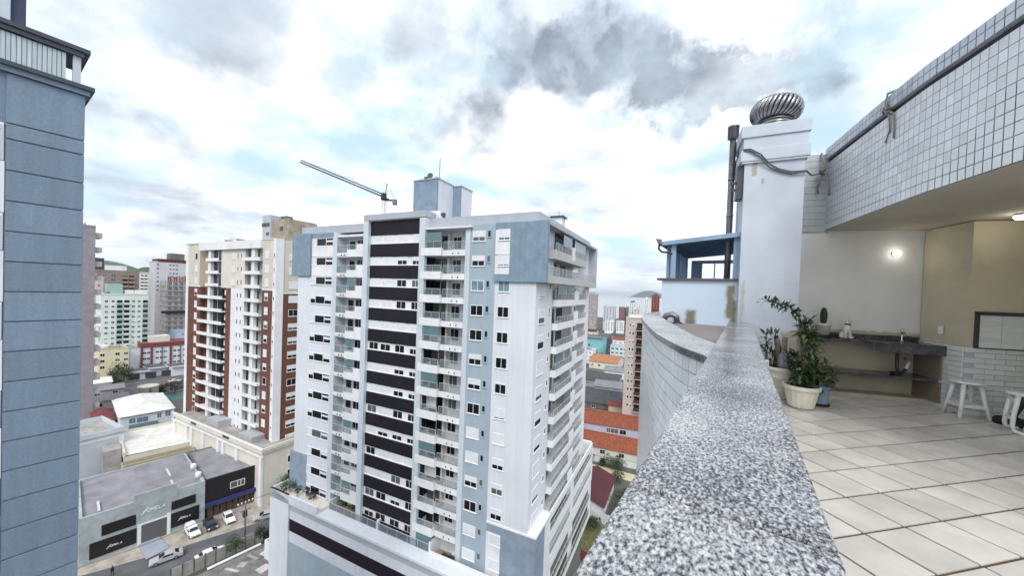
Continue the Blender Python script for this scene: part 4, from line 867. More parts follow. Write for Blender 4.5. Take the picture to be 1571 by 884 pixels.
for x, y, hh, lab in ((-37.4, -1.3, 1.5, 'leafy potted plant by the corner planter on the tower terrace'), (-35.6, .3, 2.0, 'tall thin plant beside the lowest left window group of the tower'), (-30.4, 1.0, 1.4, 'potted plant by the first partition of the tower terrace'), (-27.8, .9, 1.2, 'low bush on the wooden deck under the left balconies'), (-24.2, .4, 1.5, 'green bush at the foot of the dark banded column'), (-22.8, .5, 1.2, 'small bush left of the white partition under the dark bands')):
    bushy('terrace_plant', lab, 'plant', tl(x, y, 5.35 if x < -31.4 else 4.78), .5, hh, 150, [leafA, leafD], int(hh*100)+int(-x), .15, 'plants on the tower terrace')
def patio(lab, x, y):
    t = thing('patio_table', lab, 'table', tl(x, y, 5.35)); M(frameD).lathe([(.25, 0), (.25, .03), (.03, .04), (.03, .7), (.5, .71), (.5, .74), (0, .74)], n=14).obj('tabletop', t)
patio('small round dark table on the pale corner of the tower terrace', -35.3, -.7)
for i, (dx, dy) in enumerate(((-.8, .2), (.75, .1), (.1, .8))):
    t = thing('patio_chair', ('dark patio chair left of the round terrace table', 'dark patio chair right of the round terrace table', 'dark patio chair behind the round terrace table')[i], 'chair', tl(-35.3+dx, -.7+dy, 5.35), math.atan2(-dx, dy)+TR, 'dark chairs round the terrace table')
    M(frameD).box(-.22, .22, -.22, .22, .40, .45).obj('seat', t); M(frameD).box(-.22, .22, .19, .23, .45, .9).obj('backrest', t)
    for x in (-.2, .2):
        for y in (-.2, .2): M(frameD).box(x-.02, x+.02, y-.02, y+.02, 0, .40).obj('leg', t)
t = thing('planter_box', 'long dark planter box on the brown deck at the foot of the blue base', 'planter', tl(-11.2, -.35, 4.62), TR); M(frameD).box(0, 2.0, 0, .45, 0, .45).obj('trough', t); 
o = leaf_mesh('leaves', [((rnd.uniform(.1, 1.9), rnd.uniform(.05, .4), .45), rv()+Vector((0, 0, 1))) for _ in range(60)], .14, [leafD], rnd).obj('foliage', t); o['kind'] = 'stuff'
t = thing('deck_lounger', 'pale lounger on the brown deck under the blue strip of windows', 'lounger', tl(-9.2, .8, 4.62), TR); M(plastW).box(-.9, .9, -.3, .3, .28, .36).obj('bed', t); M(plastW).box(-.95, -.6, -.3, .3, .36, .42).obj('headrest', t)
for x in (-.8, .8):
    for y in (-.25, .25): M(plastW).box(x-.03, x+.03, y-.03, y+.03, 0, .28).obj('leg', t)
# ================================================================== BLUE BUILDING AT THE LEFT EDGE
LB = -19.8
t = thing('blue_building', 'blue grooved building wall rising close by at the left edge', 'building', (LB, 2.1, GZ))
blm = mat('slate_blue_render', (.215, .285, .375), .8, var=.15, rv=.12, streak=.14, scale=14, bump=.7, bscale=40, detail=9)
Bz = lambda z: z-GZ
M(blm).box(-12, -.05, -16, 0, 0, Bz(44.4)).obj('core_wall', t)
gv = [44.4, 42.8, 42.3]+[41.3-.975*i for i in range(26)]
for a_, b_ in zip(gv, gv[1:]):
    M(blm).box(-.05, .0, -1.58, .015, Bz(b_)+.022, Bz(a_)-.022).obj('wall_panel', t, bevel=.008)
for k in range(9):
    z = 41.6-2.86*k
    M(white).box(-.05, .0, -16, -1.60, Bz(z-1.66), Bz(z-.03)).obj('spandrel', t)
    f = M(frameW, pane).box(-.05, -.01, -16, -1.62, Bz(z), Bz(z+1.18)).obj('window', t)
    for j in range(11): M(mat('louvre', (.60, .63, .66), .5)).box(-.01, .015, -3.2, -1.66, Bz(z)+.05+j*.1, Bz(z)+.11+j*.1).obj('louvre', f)
M(mat('dark_cornice', (.05, .065, .085), .5)).box(-12, .17, -16, .22, Bz(44.58), Bz(44.72)).obj('cornice', t); M(blm).box(-12, .09, -16, .12, Bz(44.40), Bz(44.58)).obj('cornice_bed', t)
slat = M(mat('pale_corrugated', (.50, .58, .63), .5, var=.2, scale=2, stretch=(1, 3, .3))).box(-.12, -.06, 0, .085, 0, .93).mesh('slat')
M(mat('pale_panel', (.46, .54, .59), .5)).box(-.16, -.125, -16, -.42, Bz(44.75), Bz(45.68)).obj('balustrade_panel', t)
for k in range(34): put(slat, 'slat', t, (0, -.5-k*.10, Bz(44.75)))
M(finP).box(-.25, -.08, -.26, -.08, Bz(44.72), Bz(45.88)).obj('corner_post', t); M(MATS['dark_cornice']).box(-2, .08, -16, .12, Bz(45.88), Bz(46.02)).box(-.4, .02, -16, -.02, Bz(45.72), Bz(45.878)).obj('top_rail', t)
M(mat('navy_render', (.055, .07, .13), .8, var=.2, scale=1)).box(-9, -.3, -16, -1.22, Bz(44.7), Bz(50)).obj('penthouse_wall', t); M(finP).box(-.3, -.22, -1.72, -1.52, Bz(46.02), Bz(50)).obj('penthouse_post', t)
# ================================================================== GENERIC BUILDING
def bldg(name, lab, cat, loc, rot, w_, d_, h, mw, rows=0, face='E', cols=(), ww=1.4, wh=1.2, z1=None, fl=2.93, roofm=None, par=.7, group=None, shade=0., bal=(), bw=2.2, balm=None, dark=.0, seed=1, pm=None, roofbox=None, mull=1):
    """x along the front, y into the building. Local front is y=0 (facing -y); cols on the front, extra = cols on the +x side"""
    q = random.Random(seed); t = thing(name, lab, cat, (loc[0], loc[1], GZ), rot, group)
    M(mw).box(0, w_, 0, d_, 0, h).obj('wall', t)
    rm = roofm or concr
    M(rm).box(-.1, w_+.1, -.1, d_+.1, h+.002, h+.18).obj('roof', t)
    if par: M(mw).box(-.02, w_+.02, -.02, .2, h+.18, h+.18+par).box(w_-.2, w_+.02, .2, d_, h+.18, h+.18+par).box(-.02, .2, .2, d_, h+.18, h+.18+par).box(.2, w_-.2, d_-.2, d_, h+.18, h+.18+par).obj('roof_parapet', t)
    z1 = z1 or h-1.2
    for k in range(rows):
        z = z1-wh-k*fl
        if z < 0.4: break
        for x in cols: window(t, x, 0, z, ww, wh, 'S', mull, shade if q.random() < .5 else q.choice((0, 0, .5)), pm=pm or pane)
        for x in bal:
            b_ = M(balm or white).box(-bw/2, bw/2, -.9, -.001, 0, .14).box(-bw/2, bw/2, -.9, -.8, .141, 1.0).box(-bw/2, -bw/2+.1, -.8, 0, .141, 1.0).box(bw/2-.1, bw/2, -.8, 0, .141, 1.0).obj('balcony', t, (x, 0, z-.9)); b_.data.name = 'balcony'
            M(pane).box(-bw/2+.15, bw/2-.15, -.03, -.002, .15, 2.2).obj('door', b_)
    if rows > 2:
        for _ in range(2):
            x, y = q.uniform(1, w_-2.5), q.uniform(1.5, d_-3); M(q.choice((concr, steelD, blueP))).lathe([(.8, 0), (.95, 1.3), (.5, 1.6), (0, 1.65)], n=10).obj('roof_tank', t, (x, y, h+.18))
        M(frameD).tube([(w_*.7, 2, h), (w_*.7, 2, h+4.5)], .06, 4).tube([(w_*.7-.8, 2, h+4.0), (w_*.7+.8, 2, h+4.0)], .04, 4).obj('antenna', t)
    if roofbox: x0, x1, y0, y1, hh = roofbox; M(mw).box(x0, x1, y0, y1, h+.18, h+hh).obj('roof_house', t)
    return t
def side_windows(t, x, ys, z1, rows, ww, wh, fl=2.93, shade=0, seed=2, pm=pane):
    q = random.Random(seed)
    for k in range(rows):
        for y in ys: window(t, x, y, z1-wh-k*fl, ww, wh, 'E', 1, shade if q.random() < .5 else 0, pm=pm)
# ================================================================== BRICK-RED TOWER
BK = 1.189; bp = gd(418, 440, (75-2.53)*BK); BR = R(6)
t = thing('brick_red_tower', 'brick-red and cream apartment tower with white balcony slabs', 'apartment tower', (bp.x, bp.y, GZ), BR)
q9 = lambda z: (38+(z-38)*.9)-GZ      # heights and widths surveyed at another scale
S9 = lambda u_: -u_*.9
def bt(mt, u0, u1, y0, y1, z0, z1, name, z_abs=False, m2=None): return M(mt).box(S9(u0), S9(u1), y0, y1, z0, z1).obj(name, t)
zt, zb, z6 = q9(47.9), 17.0, q9(36.2)
bt(beige, 42.3, -1.7, 1.6, 22, zb, q9(47.6), 'core_wall')
bt(white, 42.6, 41.2, .0, 1.6, zb, zt, 'corner_pilaster'); bt(beige, 41.2, 34.8, .05, 1.6, z6, zt, 'front_wall'); bt(brick, 41.2, 34.0, .05, 1.6, zb, z6-.01, 'brick_wall')
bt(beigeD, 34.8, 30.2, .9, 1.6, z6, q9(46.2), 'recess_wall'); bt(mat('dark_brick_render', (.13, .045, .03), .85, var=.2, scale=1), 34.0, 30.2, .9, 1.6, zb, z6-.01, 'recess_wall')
bt(white, 29.7, 28.4, -.1, .6, zb, q9(46.2), 'column'); bt(brick, 20.6, 18.4, .05, 1.6, zb, z6-.01, 'brick_wall'); bt(cream, 23.4, 12.0, .12, 1.6, z6, q9(46.2), 'front_wall'); bt(white, 18.35, 12.0, .10, 1.6, zb, z6-.01, 'front_wall')
bt(white, 8.7, 7.5, -.1, .6, zb, q9(46.2), 'column'); bt(mat('green_grey_recess', (.33, .37, .36), .6, var=.15), 7.4, 4.3, .9, 1.6, zb, q9(46.2), 'recess_wall')
bt(beige, 4.2, -.9, .0, 1.6, z6, zt, 'front_wall'); bt(brick, 4.2, -.7, .0, 1.6, zb, z6-.01, 'brick_wall')
bt(white, 34.0, 4.2, -.5, 1.6, q9(46.0), zt-.1, 'cornice'); bt(cream, 42.7, -.7, -.12, 1.6, zt, zt+.2, 'roof_edge'); bt(white, 41.3, 34.0, -.03, .05, z6-.05, z6+.2, 'string_course'); bt(white, 4.3, -.8, -.05, .05, z6-.05, z6+.2, 'string_course')
# corner pilaster on the right and the brick side
M(white).box(S9(-.8), S9(-1.9), -.35, 1.2, 8, zt+.1).obj('corner_pilaster', t)
M(brick).box(S9(-1.3), S9(-1.75), 1.2, 8, zb, q9(35.6)).obj('brick_wall', t); M(beige).box(S9(-1.3), S9(-1.72), 1.2, 8, q9(35.6)+.01, zt).obj('side_wall', t); M(white).box(S9(-1.3), S9(-1.85), 1.2, 8, q9(35.5), q9(35.5)+.25).obj('string_course', t)
fs = 2.95; slabA = M(white).box(S9(30.5), S9(20.7), -.75, .9, 0, .16).box(S9(33.6), S9(20.7), -.75, -.62, .161, .75).box(S9(33.6), S9(30.5), -.75, .9, 0, .16).mesh('balcony')
slabAt = M(white).box(S9(30.0), S9(23.4), -.5, .9, 0, .16).box(S9(30.0), S9(23.4), -.5, -.38, .161, .7).mesh('balcony')
glA = M(pane, frameW).box(S9(28.3), S9(23.6), .55, .62, .2, 2.7).box(S9(26.0), S9(25.9), .5, .55, .2, 2.7, 1).mesh('glass_door'); wmA = M(frameW).box(S9(22.6), S9(21.3), .6, .66, 1.0, 2.2).mesh('window_shutter')
slabB = M(white).box(S9(11.9), S9(4.3), -.6, .9, 0, .16).box(S9(11.9), S9(4.3), -.6, -.48, .161, .72).mesh('balcony'); glB = M(pane, frameW).box(S9(11.4), S9(8.9), .5, .56, .2, 2.6).box(S9(10.2), S9(10.1), .45, .5, .2, 2.6, 1).mesh('glass_door')
for k in range(14):
    z = q9(43.05)-k*fs
    if z < zb-.5: break
    b_ = put(slabA if k >= 3 else slabAt, 'balcony', t, (0, 0, z)); put(glA, 'glass_door', b_); put(wmA, 'window_shutter', b_)
    b_ = put(slabB, 'balcony', t, (0, 0, z)); put(glB, 'glass_door', b_)
    if k >= 0:
        window(t, S9(36.6), .05, z+.55, 1.15, 1.5, 'S', 0, rt.choice((1, 1, .5, 0)))
        for u_ in (15.2, 13.6): window(t, S9(u_), .11, z+.7, .42, .95, 'S', 0, 0)
        window(t, S9(17.4), .11, z+.55, 1.2, 1.2, 'S', 0, 1)
        window(t, S9(2.4), .0, z+.6, 1.15, 1.4, 'S', 0, rt.choice((1, .5, 0)))
        window(t, S9(-1.75)+.0, 3.4, z+.3, 1.9, 1.3, 'E', 1, rt.choice((1, .6, 0))); window(t, S9(-1.3), -.36, z+.7, .3, .7, 'S', 0, 0)
M(white).box(-35.0, -31.5, 4, 7, zt, zt+2.0).obj('roof_vent', t, (5.3, 0, 0))
for x in (-24.5, -19): M(steelD).lathe([(.25, 0), (.25, .5), (.9, .7), (.9, .85), (0, .95)], n=12).obj('roof_turbine', t, (x, 3, zt+.2))
M(mat('weathered_concrete', (.36, .31, .25), .9, var=.45, scale=.5)).box(-13.4, -7.0, 7, 14, zt, q9(54.7)).obj('water_tower', t); M(lilac).box(-16.8, -13.4, 6.5, 12, zt, q9(56)).obj('water_tower', t)
M(frameD).box(-16.9, -13.8, 6.4, 6.6, q9(53.0), q9(53.9)).box(-10.4, -9.2, 6.93, 7.0, q9(51.7), q9(52.8)).box(-15, -14, 6.42, 6.5, q9(50.6), q9(51.4)).obj('opening', t); M(steelD).box(-12, -9.6, 8, 9.5, q9(54.8), q9(55.8)).obj('roof_fan', t)
# podium of the brick tower
M(cream).box(-33, 4.6, -3.4, 20, 8.2, 18.6).obj('podium', t); M(concr).box(-33.2, 4.9, -3.7, 21, 18.6, 18.75).obj('podium_deck', t)
M(cream).box(-33.2, 4.8, -3.75, -3.4, 18.4, 19.4).box(4.6, 4.9, -3.4, 20, 18.4, 19.4).obj('podium_parapet', t)
M(white).box(-33.3, 5.0, -3.95, -3.76, 17.7, 18.0).box(-33.3, 5.0, -3.95, -3.76, 19.25, 19.42).obj('podium_moulding', t)
for x in (-32.9, -26.6, -24.2, -18.8, -12.2, -10.2, -4.8, 3.9): M(white).box(x, x+.8, -3.85, -3.401, 8.2, 17.7).obj('podium_pilaster', t)
for x in (-24.0, -9.8): M(frameD).box(x, x+2.4, -3.85, -3.752, 18.6, 19.15).obj('podium_grille', t)
for k in range(3): window(t, 4.62, 2.0, 9+k*2.9, 1.5, 1.3, 'E', 1, 0)
M(white).box(4.6, 5.2, 3.4, 5.2, 8.2, 18.3).obj('podium_pilaster', t)
for x, w_, h_ in ((-20, 5, 1.6), (-6.5, 5, 1.0)): M(mat('pale_roof_slab', (.42, .43, .46), .8, var=.2)).box(x, x+w_, -2.4, 1.0, 18.76, 18.76+h_).obj('podium_roof', t)
t.scale = (BK,)*3
for o in t.children: o.location.z -= 8.16
# ================================================================== SHOPS ON THE STREET
SH = R(95)     # their fronts face the street: local x runs along the front (+Y), front faces +X
t = thing('grey_shop', 'grey shop with two dark sign panels and white lettering on its front', 'shop', (-95.8, 10.3, GZ), R(85))
# local: x along front (towards +Y), y into the shop (towards -X)
greyF = mat('grey_green_render', (.36, .41, .43), .8, var=.3, scale=.5)
M(greyF).box(0, 17.0, 0, .4, 0, 8.7).obj('front_wall', t); M(greyF).box(6.6, 12.6, -.05, .0, 5.6, 8.6).box(6.6, 12.6, .01, .39, 8.7, 10.0).obj('raised_front', t)
M(greyF).box(0, .4, .4, 20, 0, 8.3).box(16.6, 17.0, .4, 20, 0, 8.4).box(.4, 16.6, 19.6, 20, 0, 8.4).obj('side_wall', t)
for x0, x1, y0, y1, s_ in ((.4, 8.0, .4, 19.6, 0), (8.0, 16.6, .4, 19.6, 1)):
    M(roofg).quad([(x0, y0, 8.2-.5*(1-s_)), (x1, y0, 8.2+.02), (x1, y1, 8.3), (x0, y1, 8.3-.5*(1-s_))]).obj('roof', t)
for x, y in ((2.2, 2), (12.4, 2), (12.6, 9)): M(mat('roof_sealant', (.55, .54, .56), .8)).box(x, x+.35, y, y+4.5, 8.25, 8.30).obj('roof_strip', t)
for x0, x1, z0, z1 in ((1.2, 7.0, .7, 3.6), (2.6, 6.9, 4.3, 6.3), (11.8, 16.1, 1.0, 4.0), (11.8, 15.5, 4.7, 6.5)): M(mat('black_panel', (.008, .008, .009), .5)).box(x0, x1, -.06, -.002, z0, z1).obj('dark_panel', t)
M(white).box(7.1, 7.6, -.12, -.003, 0, 4.1).box(11.2, 11.7, -.12, -.003, 0, 4.4).obj('door_pillar', t); M(white).box(7.6, 11.2, -.10, -.002, 3.8, 4.1).obj('door_lintel', t); M(pane).box(7.65, 11.15, -.05, -.003, 0.1, 3.78).obj('glass_door', t)
# lettering (flat letters built from strokes)
GLY = {'O': [[(0, 0), (0, 1), (.7, 1), (.7, 0), (0, 0)]], 'R': [[(0, 0), (0, 1), (.65, 1), (.65, .5), (0, .5)], [(.25, .5), (.7, 0)]], 'E': [[(.65, 0), (0, 0), (0, 1), (.65, 1)], [(0, .5), (.55, .5)]], 'L': [[(0, 1), (0, 0), (.6, 0)]], 'A': [[(0, 0), (.38, 1), (.76, 0)], [(.15, .38), (.62, .38)]],
       '*': [[(-.15, -.55), (.15, .3), (.55, 1.5), (.95, 1.7)], [(-.3, .25), (.3, .62), (1.0, .75)], [(-.5, -.4), (-.15, -.55)]]}
def lettering(parent, txt, x, z, h, slant=.25, m=frameW, y=-.12):
    for ch in txt:
        a = M(m)
        for st in GLY[ch]:
            for (ax, az), (bx, bz) in zip(st, st[1:]):
                p, q_ = Vector((x+h*(ax+slant*az), y, z+h*az)), Vector((x+h*(bx+slant*bz), y, z+h*bz)); a.beam(p, q_, h*.13)
        a.obj('letter', parent); x += h*1.0 if ch != '*' else h*.95
lettering(t, '*ORELA', 7.9, 6.1, .52); lettering(t, '*ORELA', 3.4, 1.8, .30, y=-.1); lettering(t, '*ORELA', 13.0, 2.3, .30, y=-.1)
t = thing('black_shop', 'black-fronted shop with a blue fascia beside the grey shop', 'shop', (-94.6, 27.4, GZ), R(84))
blk = mat('black_front', (.013, .012, .014), .5, var=.3, scale=.8)
M(blk).box(0, 10.6, 0, .4, 3.4, 8.6).box(0, 10.6, .2, .4, 0, 3.4).obj('front_wall', t); M(concD).box(0, .3, .4, 20, 0, 8.2).box(10.3, 10.6, .4, 20, 0, 8.3).box(.3, 10.3, 19.7, 20, 0, 8.3).obj('side_wall', t)
M(roofg).box(.3, 10.3, .4, 19.7, 8.0, 8.12).obj('roof', t); M(mat('blue_fascia', (.035, .045, .16), .4, var=.3)).box(-.1, 10.7, -.7, -.001, 2.75, 3.5).obj('fascia', t)
f = M(frameW, pane).box(4.2, 6.9, -.05, -.002, 5.0, 6.5, 1).box(4.2, 6.9, -.09, -.051, 5.0, 5.12).box(4.2, 6.9, -.09, -.051, 6.38, 6.5).obj('window', t)
for x in (4.2, 5.5, 6.1, 6.8): M(frameW).box(x, x+.12, -.09, -.051, 5.12, 6.38).obj('mullion', f)
for k in range(9): M(mat('brown_goods', (.10, .06, .04), .8, var=.5, scale=2)).box(.4+k*1.1, 1.3+k*1.1, .0, .19, .2, 2.6).obj('shop_shutter', t)
M(frameW).lathe([(0, -.12), (.5, -.12), (.55, 0), (.5, .12), (0, .12)], n=16).obj('round_sign', t, (9.6, -.8, 3.6)).rotation_euler = (R(90), 0, 0)
M(steelD).tube([(.0, 1, 8.3), (.0, 19, 8.3)], .22, 8).obj('gutter', t)
for y in (3.2, 8.5): M(white).lathe([(.55, 0), (.55, 1.0), (.4, 1.2), (0, 1.25)], n=14).obj('roof_fan', t, (-.7, y, 8.35))
# white and grey neighbours behind the shops
t = bldg('grey_white_block', 'plain grey-white block with an open roof between the blue building and the sheds', 'building', (-134.6, 13.0), R(97), 9, 15, 10.6, mat('cool_white_render', (.56, .60, .66), .8, var=.14, scale=.3), par=1.2)
M(whiteB).box(0, 9, -.08, -.001, 9.6, 9.9).box(8.2, 9.0, -.1, -.001, 0, 9.6).obj('moulding', t)
t = thing('white_roof_shed', 'low shed with a bright white roof in front of the red-roofed house', 'shed', (-126, 20.5, GZ), R(84))
M(beige).box(0, 12.5, 0, 18, 0, 7.0).obj('wall', t); M(roofw).quad([(.2, .2, 7.3), (12.3, .2, 7.1), (12.3, 17.8, 7.9), (.2, 17.8, 7.9)]).obj('roof', t)
M(cream).box(-.2, 12.7, 17.8, 18.2, 6.9, 8.4).box(12.3, 12.7, 0, 17.8, 6.9, 8.3).box(-.2, .2, 0, 17.8, 6.9, 8.2).obj('roof_parapet', t); M(concr).box(-.5, 12.6, -4.5, -.1, 0, 6.0).obj('annex', t); M(beigeD).box(-.4, 12, -4.9, -4.5, 5.2, 6.6).box(-.4, 12, -3.0, -2.7, 6.0, 7.0).obj('annex_wall', t); M(concr).box(-3.4, -.3, 3, 7.5, 0, 8.5).obj('tank_room', t)
# white hip-roofed house
def hip(parent, w_, d_, z0, z1, over, mt, name='roof', inset=None, lines=0):
    i = inset if inset is not None else min(w_, d_)/2; a = M(mt)
    P = [(-over, -over, z0), (w_+over, -over, z0), (w_+over, d_+over, z0), (-over, d_+over, z0)]
    if w_ >= d_: r0, r1 = (i, d_/2, z1), (w_-i, d_/2, z1); a.quad([P[0], P[1], r1, r0]).quad([P[2], P[3], r0, r1]).quad([P[1], P[2], r1]).quad([P[3], P[0], r0])
    else: r0, r1 = (w_/2, i, z1), (w_/2, d_-i, z1); a.quad([P[1], P[2], r1, r0]).quad([P[3], P[0], r0, r1]).quad([P[0], P[1], r0]).quad([P[2], P[3], r1])
    a.quad([(x, y, z-.06) for x, y, z in P][::-1])
    o = a.obj(name, parent)
    rg = M(mt); rg.tube([r0, r1], .12, 6)
    for p_, r_ in ((P[0], r0), (P[1], r1 if w_ >= d_ else r0), (P[2], r1), (P[3], r0 if w_ >= d_ else r1)): rg.tube([p_, r_], .10, 6)
    rg.obj('ridge_cap', o)
    a = M(mt); n_ = int(w_/.9) if lines else 0
    return o
t = thing('white_roofed_house', 'two-storey white house with a broad white hip roof', 'house', (-163.5, 25.6, GZ), R(85))
M(whiteB).box(0, 12.3, 0, 25, 0, 6.9).obj('wall', t); hip(t, 12.3, 25, 7.0, 9.4, .5, roofw, inset=6)
M(blueP).box(1.8, 8.5, -1.0, -.001, 2.9, 3.3).obj('balcony', t); rl = M(paneT, frameW).box(1.8, 8.5, -1.0, -.95, 3.3, 4.2).obj('railing', t)
for x, z, w_ in ((2.6, 4.4, 1.4), (4.9, 4.2, 2.6), (8.8, 4.6, 1.0), (10.9, 4.7, 1.3)): window(t, x, 0, z, w_, 1.7, 'S', 1, 0, pm=paneB)
for x, w_ in ((2.2, 2.0), (6.5, 2.2), (9.6, 3.2)): window(t, x, 0, .4, w_, 2.0, 'S', 1, 0)
M(white).box(11.9, 12.4, -.2, -.001, 0, 6.9).obj('corner_post', t)
t = thing('water_tank', 'round pale concrete water tank behind the white roofed house', 'water tank', (-197, 38.3, GZ)); M(cream).lathe([(2.9, 0), (2.9, 8.3), (3.1, 8.35), (3.1, 8.7), (0, 9.0)], n=24).obj('tank', t); M(steelD).box(2.85, 3.0, -.3, .3, 0, 8.4).obj('ladder', t)
t = thing('red_roofed_house', 'small red-roofed house squeezed beside the white roofed house', 'house', (-171.5, 21.0, GZ), R(85)); M(cream).box(0, 4.6, 0, 14, 0, 4.6).obj('wall', t); hip(t, 4.6, 14, 4.65, 6.2, .3, redp, inset=2)
for x in (1.0, 2.4, 3.8): window(t, x, 0, 2.8, .7, 1.0, 'S', 0, 0)
M(redp).quad([(0, -2, 2.2), (4.6, -2, 2.2), (4.6, 0, 2.7), (0, 0, 2.7)]).obj('porch_roof', t)
# ================================================================== FAR BUILDINGS ON THE LEFT
FR = R(90)  # fronts facing +X: local x runs towards +Y
t = bldg('mauve_tower', 'mauve-grey tower edge with stub balconies just right of the blue building', 'apartment tower', (-185, 8, ), FR, 14.5, 14, 68, mat('mauve_render', (.30, .27, .30), .85, var=.2, scale=.4), par=.6)
for k in range(13): b_ = M(mat('mauve_balcony', (.40, .37, .40), .8)).box(14.5, 16.1, .5, 7, 0, 1.7).obj('balcony', t, (0, 0, 64.7-k*4.9)); M(frameD).box(14.5, 14.55, .6, 6.8, 1.7, 3.6).obj('door', b_)
M(white).lathe([(.3, 0), (.3, 1.4), (0, 1.5)], n=8).obj('roof_lamp', t, (12.2, 1, 68.7))
mint = wall('mint_white', (.70, .77, .73), scale=.2); aqua = wall('aqua_render', (.33, .50, .46), scale=.2)
t = bldg('mint_apartments', 'white and mint apartment block with aqua balcony stacks', 'apartment block', (-290, 37.5), FR, 18.2, 14, 41.6, mint, 12, cols=(2.0, 4.4, 12.2, 14.5), ww=1.1, wh=1.0, z1=38.6, par=.6)
for k in range(12):
    for x in (6.9, 9.6, 17.0): b_ = M(aqua if x < 9 or x > 16 else mint).box(x-1.15, x+1.15, -1.0, -.001, 0, .9).obj('balcony', t, (0, 0, 36.4-k*2.87)); M(pane).box(x-1.05, x+1.05, -.05, -.002, .9, 2.3).obj('door', b_)
    if k % 2 == 0: b_ = M(mint).box(-2.2, -.001, 1, 4, 0, 1.0).obj('balcony', t, (0, 0, 35.4-k*2.87))
M(aqua).box(2.5, 8.4, 3, 9, 41.7, 47.6).obj('roof_house', t); M(mint).box(9.3, 18.0, 2, 9, 41.7, 44.2).obj('roof_house', t)
pinkm = wall('pale_pink_render', (.62, .47, .47))
bldg('pink_block', 'pale pink block peeping out left of the mint roof house', 'building', (-310, 37.6), FR, 3.4, 12, 51, pinkm, 3, cols=(1.7,), ww=.9, wh=1, par=.4)
t = bldg('brown_block', 'broad brown block with stepped balconies behind the mint apartments', 'apartment block', (-360, 40), FR, 24.4, 16, 55.5, mat('brown_render', (.27, .215, .19), .85, var=.25, scale=.3), 3, cols=(4, 8, 12), ww=2.2, wh=1.1, z1=53, par=.5)
for k in range(4):
    for x in (17.4, 20.6): b_ = M(mat('tan_render', (.40, .31, .22), .85, var=.2)).box(x-1.4, x+1.4, -1.2, -.001, 0, 1.0).obj('balcony', t, (0, 0, 50.6-k*2.9)); M(pane).box(x-1.2, x+1.2, -.05, -.002, 1.0, 2.3).obj('door', b_)
M(white).box(8.2, 18.4, 2, 10, 55.7, 59.4).obj('roof_house', t); M(frameD).box(3.6, 8.0, 2, 8, 55.7, 64).obj('dark_tower', t)
t = bldg('striped_tower', 'pale green striped tower behind the mint apartments', 'apartment tower', (-400, 71.9), FR, 9.3, 14, 55.4, wall('pale_green_render', (.68, .72, .62), scale=.2), 12, cols=(1.2, 3.3), ww=1.5, wh=1.0, z1=54, par=.6, fl=2.7)
for k in range(12): M(frameD).box(7.3, 8.9, -.05, -.002, 0, 1.1).obj('dark_opening', t, (0, 0, 52.5-k*2.7))
M(white).box(-.1, 5.2, -.25, -.001, 0, .7).obj('slab', t, (0, 0, 41))
for k in range(12): M(white).box(0, 5.0, -.4, -.001, 0, .75).obj('slab', t, (0, 0, 51.3-k*2.7))
uc = mat('raw_concrete', (.34, .33, .34), .95, var=.45, scale=.25); rust = mat('rusty_formwork', (.23, .095, .05), .9, var=.5, scale=.6)
t = bldg('grey_tower', 'white and grey tower with a dark red roof band behind the building site', 'apartment tower', (-345, 69.5), FR, 16, 16, 63.3, wall('grey_white_render', (.56, .56, .60), scale=.2), 7, cols=(1.2, 7.6, 9.4, 11.2), ww=1.1, wh=1.0, z1=62, par=.3, fl=3.0)
M(mat('dark_red_band', (.10, .02, .02), .8)).box(1.2, 16.1, -.2, 15, 63.5, 65.6).obj('roof_band', t); M(concD).box(8.2, 16, 3, 12, 65.6, 70.2).obj('roof_house', t)
t = thing('building_site', 'unfinished concrete building with rusty formwork on its top floor', 'building site', (-325, 69.5, GZ), FR)
M(uc).box(1.2, 13.2, 0, 14, 0, 50.0).obj('core_wall', t)
for k in range(10): M(uc).box(.9, 13.6, -.4, 14.2, 16+k*3.4, 16.3+k*3.4).obj('floor_slab', t)
for k in range(10):
    for x in (2.4, 5.4, 8.4, 11.2): M(rust if (x > 10 and k > 2) else concD).box(x, x+1.7, -.05, -.002, .5, 2.4).obj('opening', t, (0, 0, 16.3+k*3.4))
M(black).box(-1, 14, -1.2, -.41, 28.2, 30.0).obj('safety_fan', t)
for k in range(11): M(rust).box(2+k*1.05, 2.7+k*1.05, -.3, .2, 50.0, 53.0+(k % 3)*.5).obj('formwork', t)
for k in range(5): M(frameW).tube([(1.4+k*2.9, -.6, 45), (1.4+k*2.9, -.6, 55.5-k % 2)], .08, 5).obj('scaffold_pole', t)
bldg('pale_blue_house', 'pale blue block standing below the building site', 'building', (-300, 70), FR, 5.5, 10, 18, wall('pale_blue_render', (.50, .62, .80)), 2, cols=(3.6,), ww=1, wh=1, par=.4)
yl = wall('pale_yellow_render', (.72, .66, .45), scale=.2)
t = bldg('yellow_block', 'low pale yellow block with a few dark windows near the parked cars', 'building', (-272, 34.8), FR, 10.4, 12, 13.8, yl, 3, cols=(1.2, 6.4, 9.4), ww=1.5, wh=1.3, z1=12.0, fl=3.2, par=.4)
M(cream).lathe([(1.6, 0), (1.6, 2.2), (0, 2.6)], n=14).obj('water_tank', t, (2.6, 4, 13.9)); M(beigeD).box(4, 8, 3, 7, 13.9, 15.2).obj('roof_house', t)
t = bldg('red_white_block', 'long white block with red columns and a red roof band', 'building', (-283, 47.6), FR, 25, 14, 11.8, whiteB, 3, cols=(5.6, 7.2, 10.8, 12.6, 14.2, 18.4, 20.2, 22.8), ww=1.3, wh=1.1, z1=9.4, fl=3.4, par=0)
M(redp).box(4.0, 25.2, -.5, 14, 11.9, 14.2).obj('roof_band', t); M(cream).box(8, 17, 4, 12, 14.2, 17.6).obj('roof_house', t)
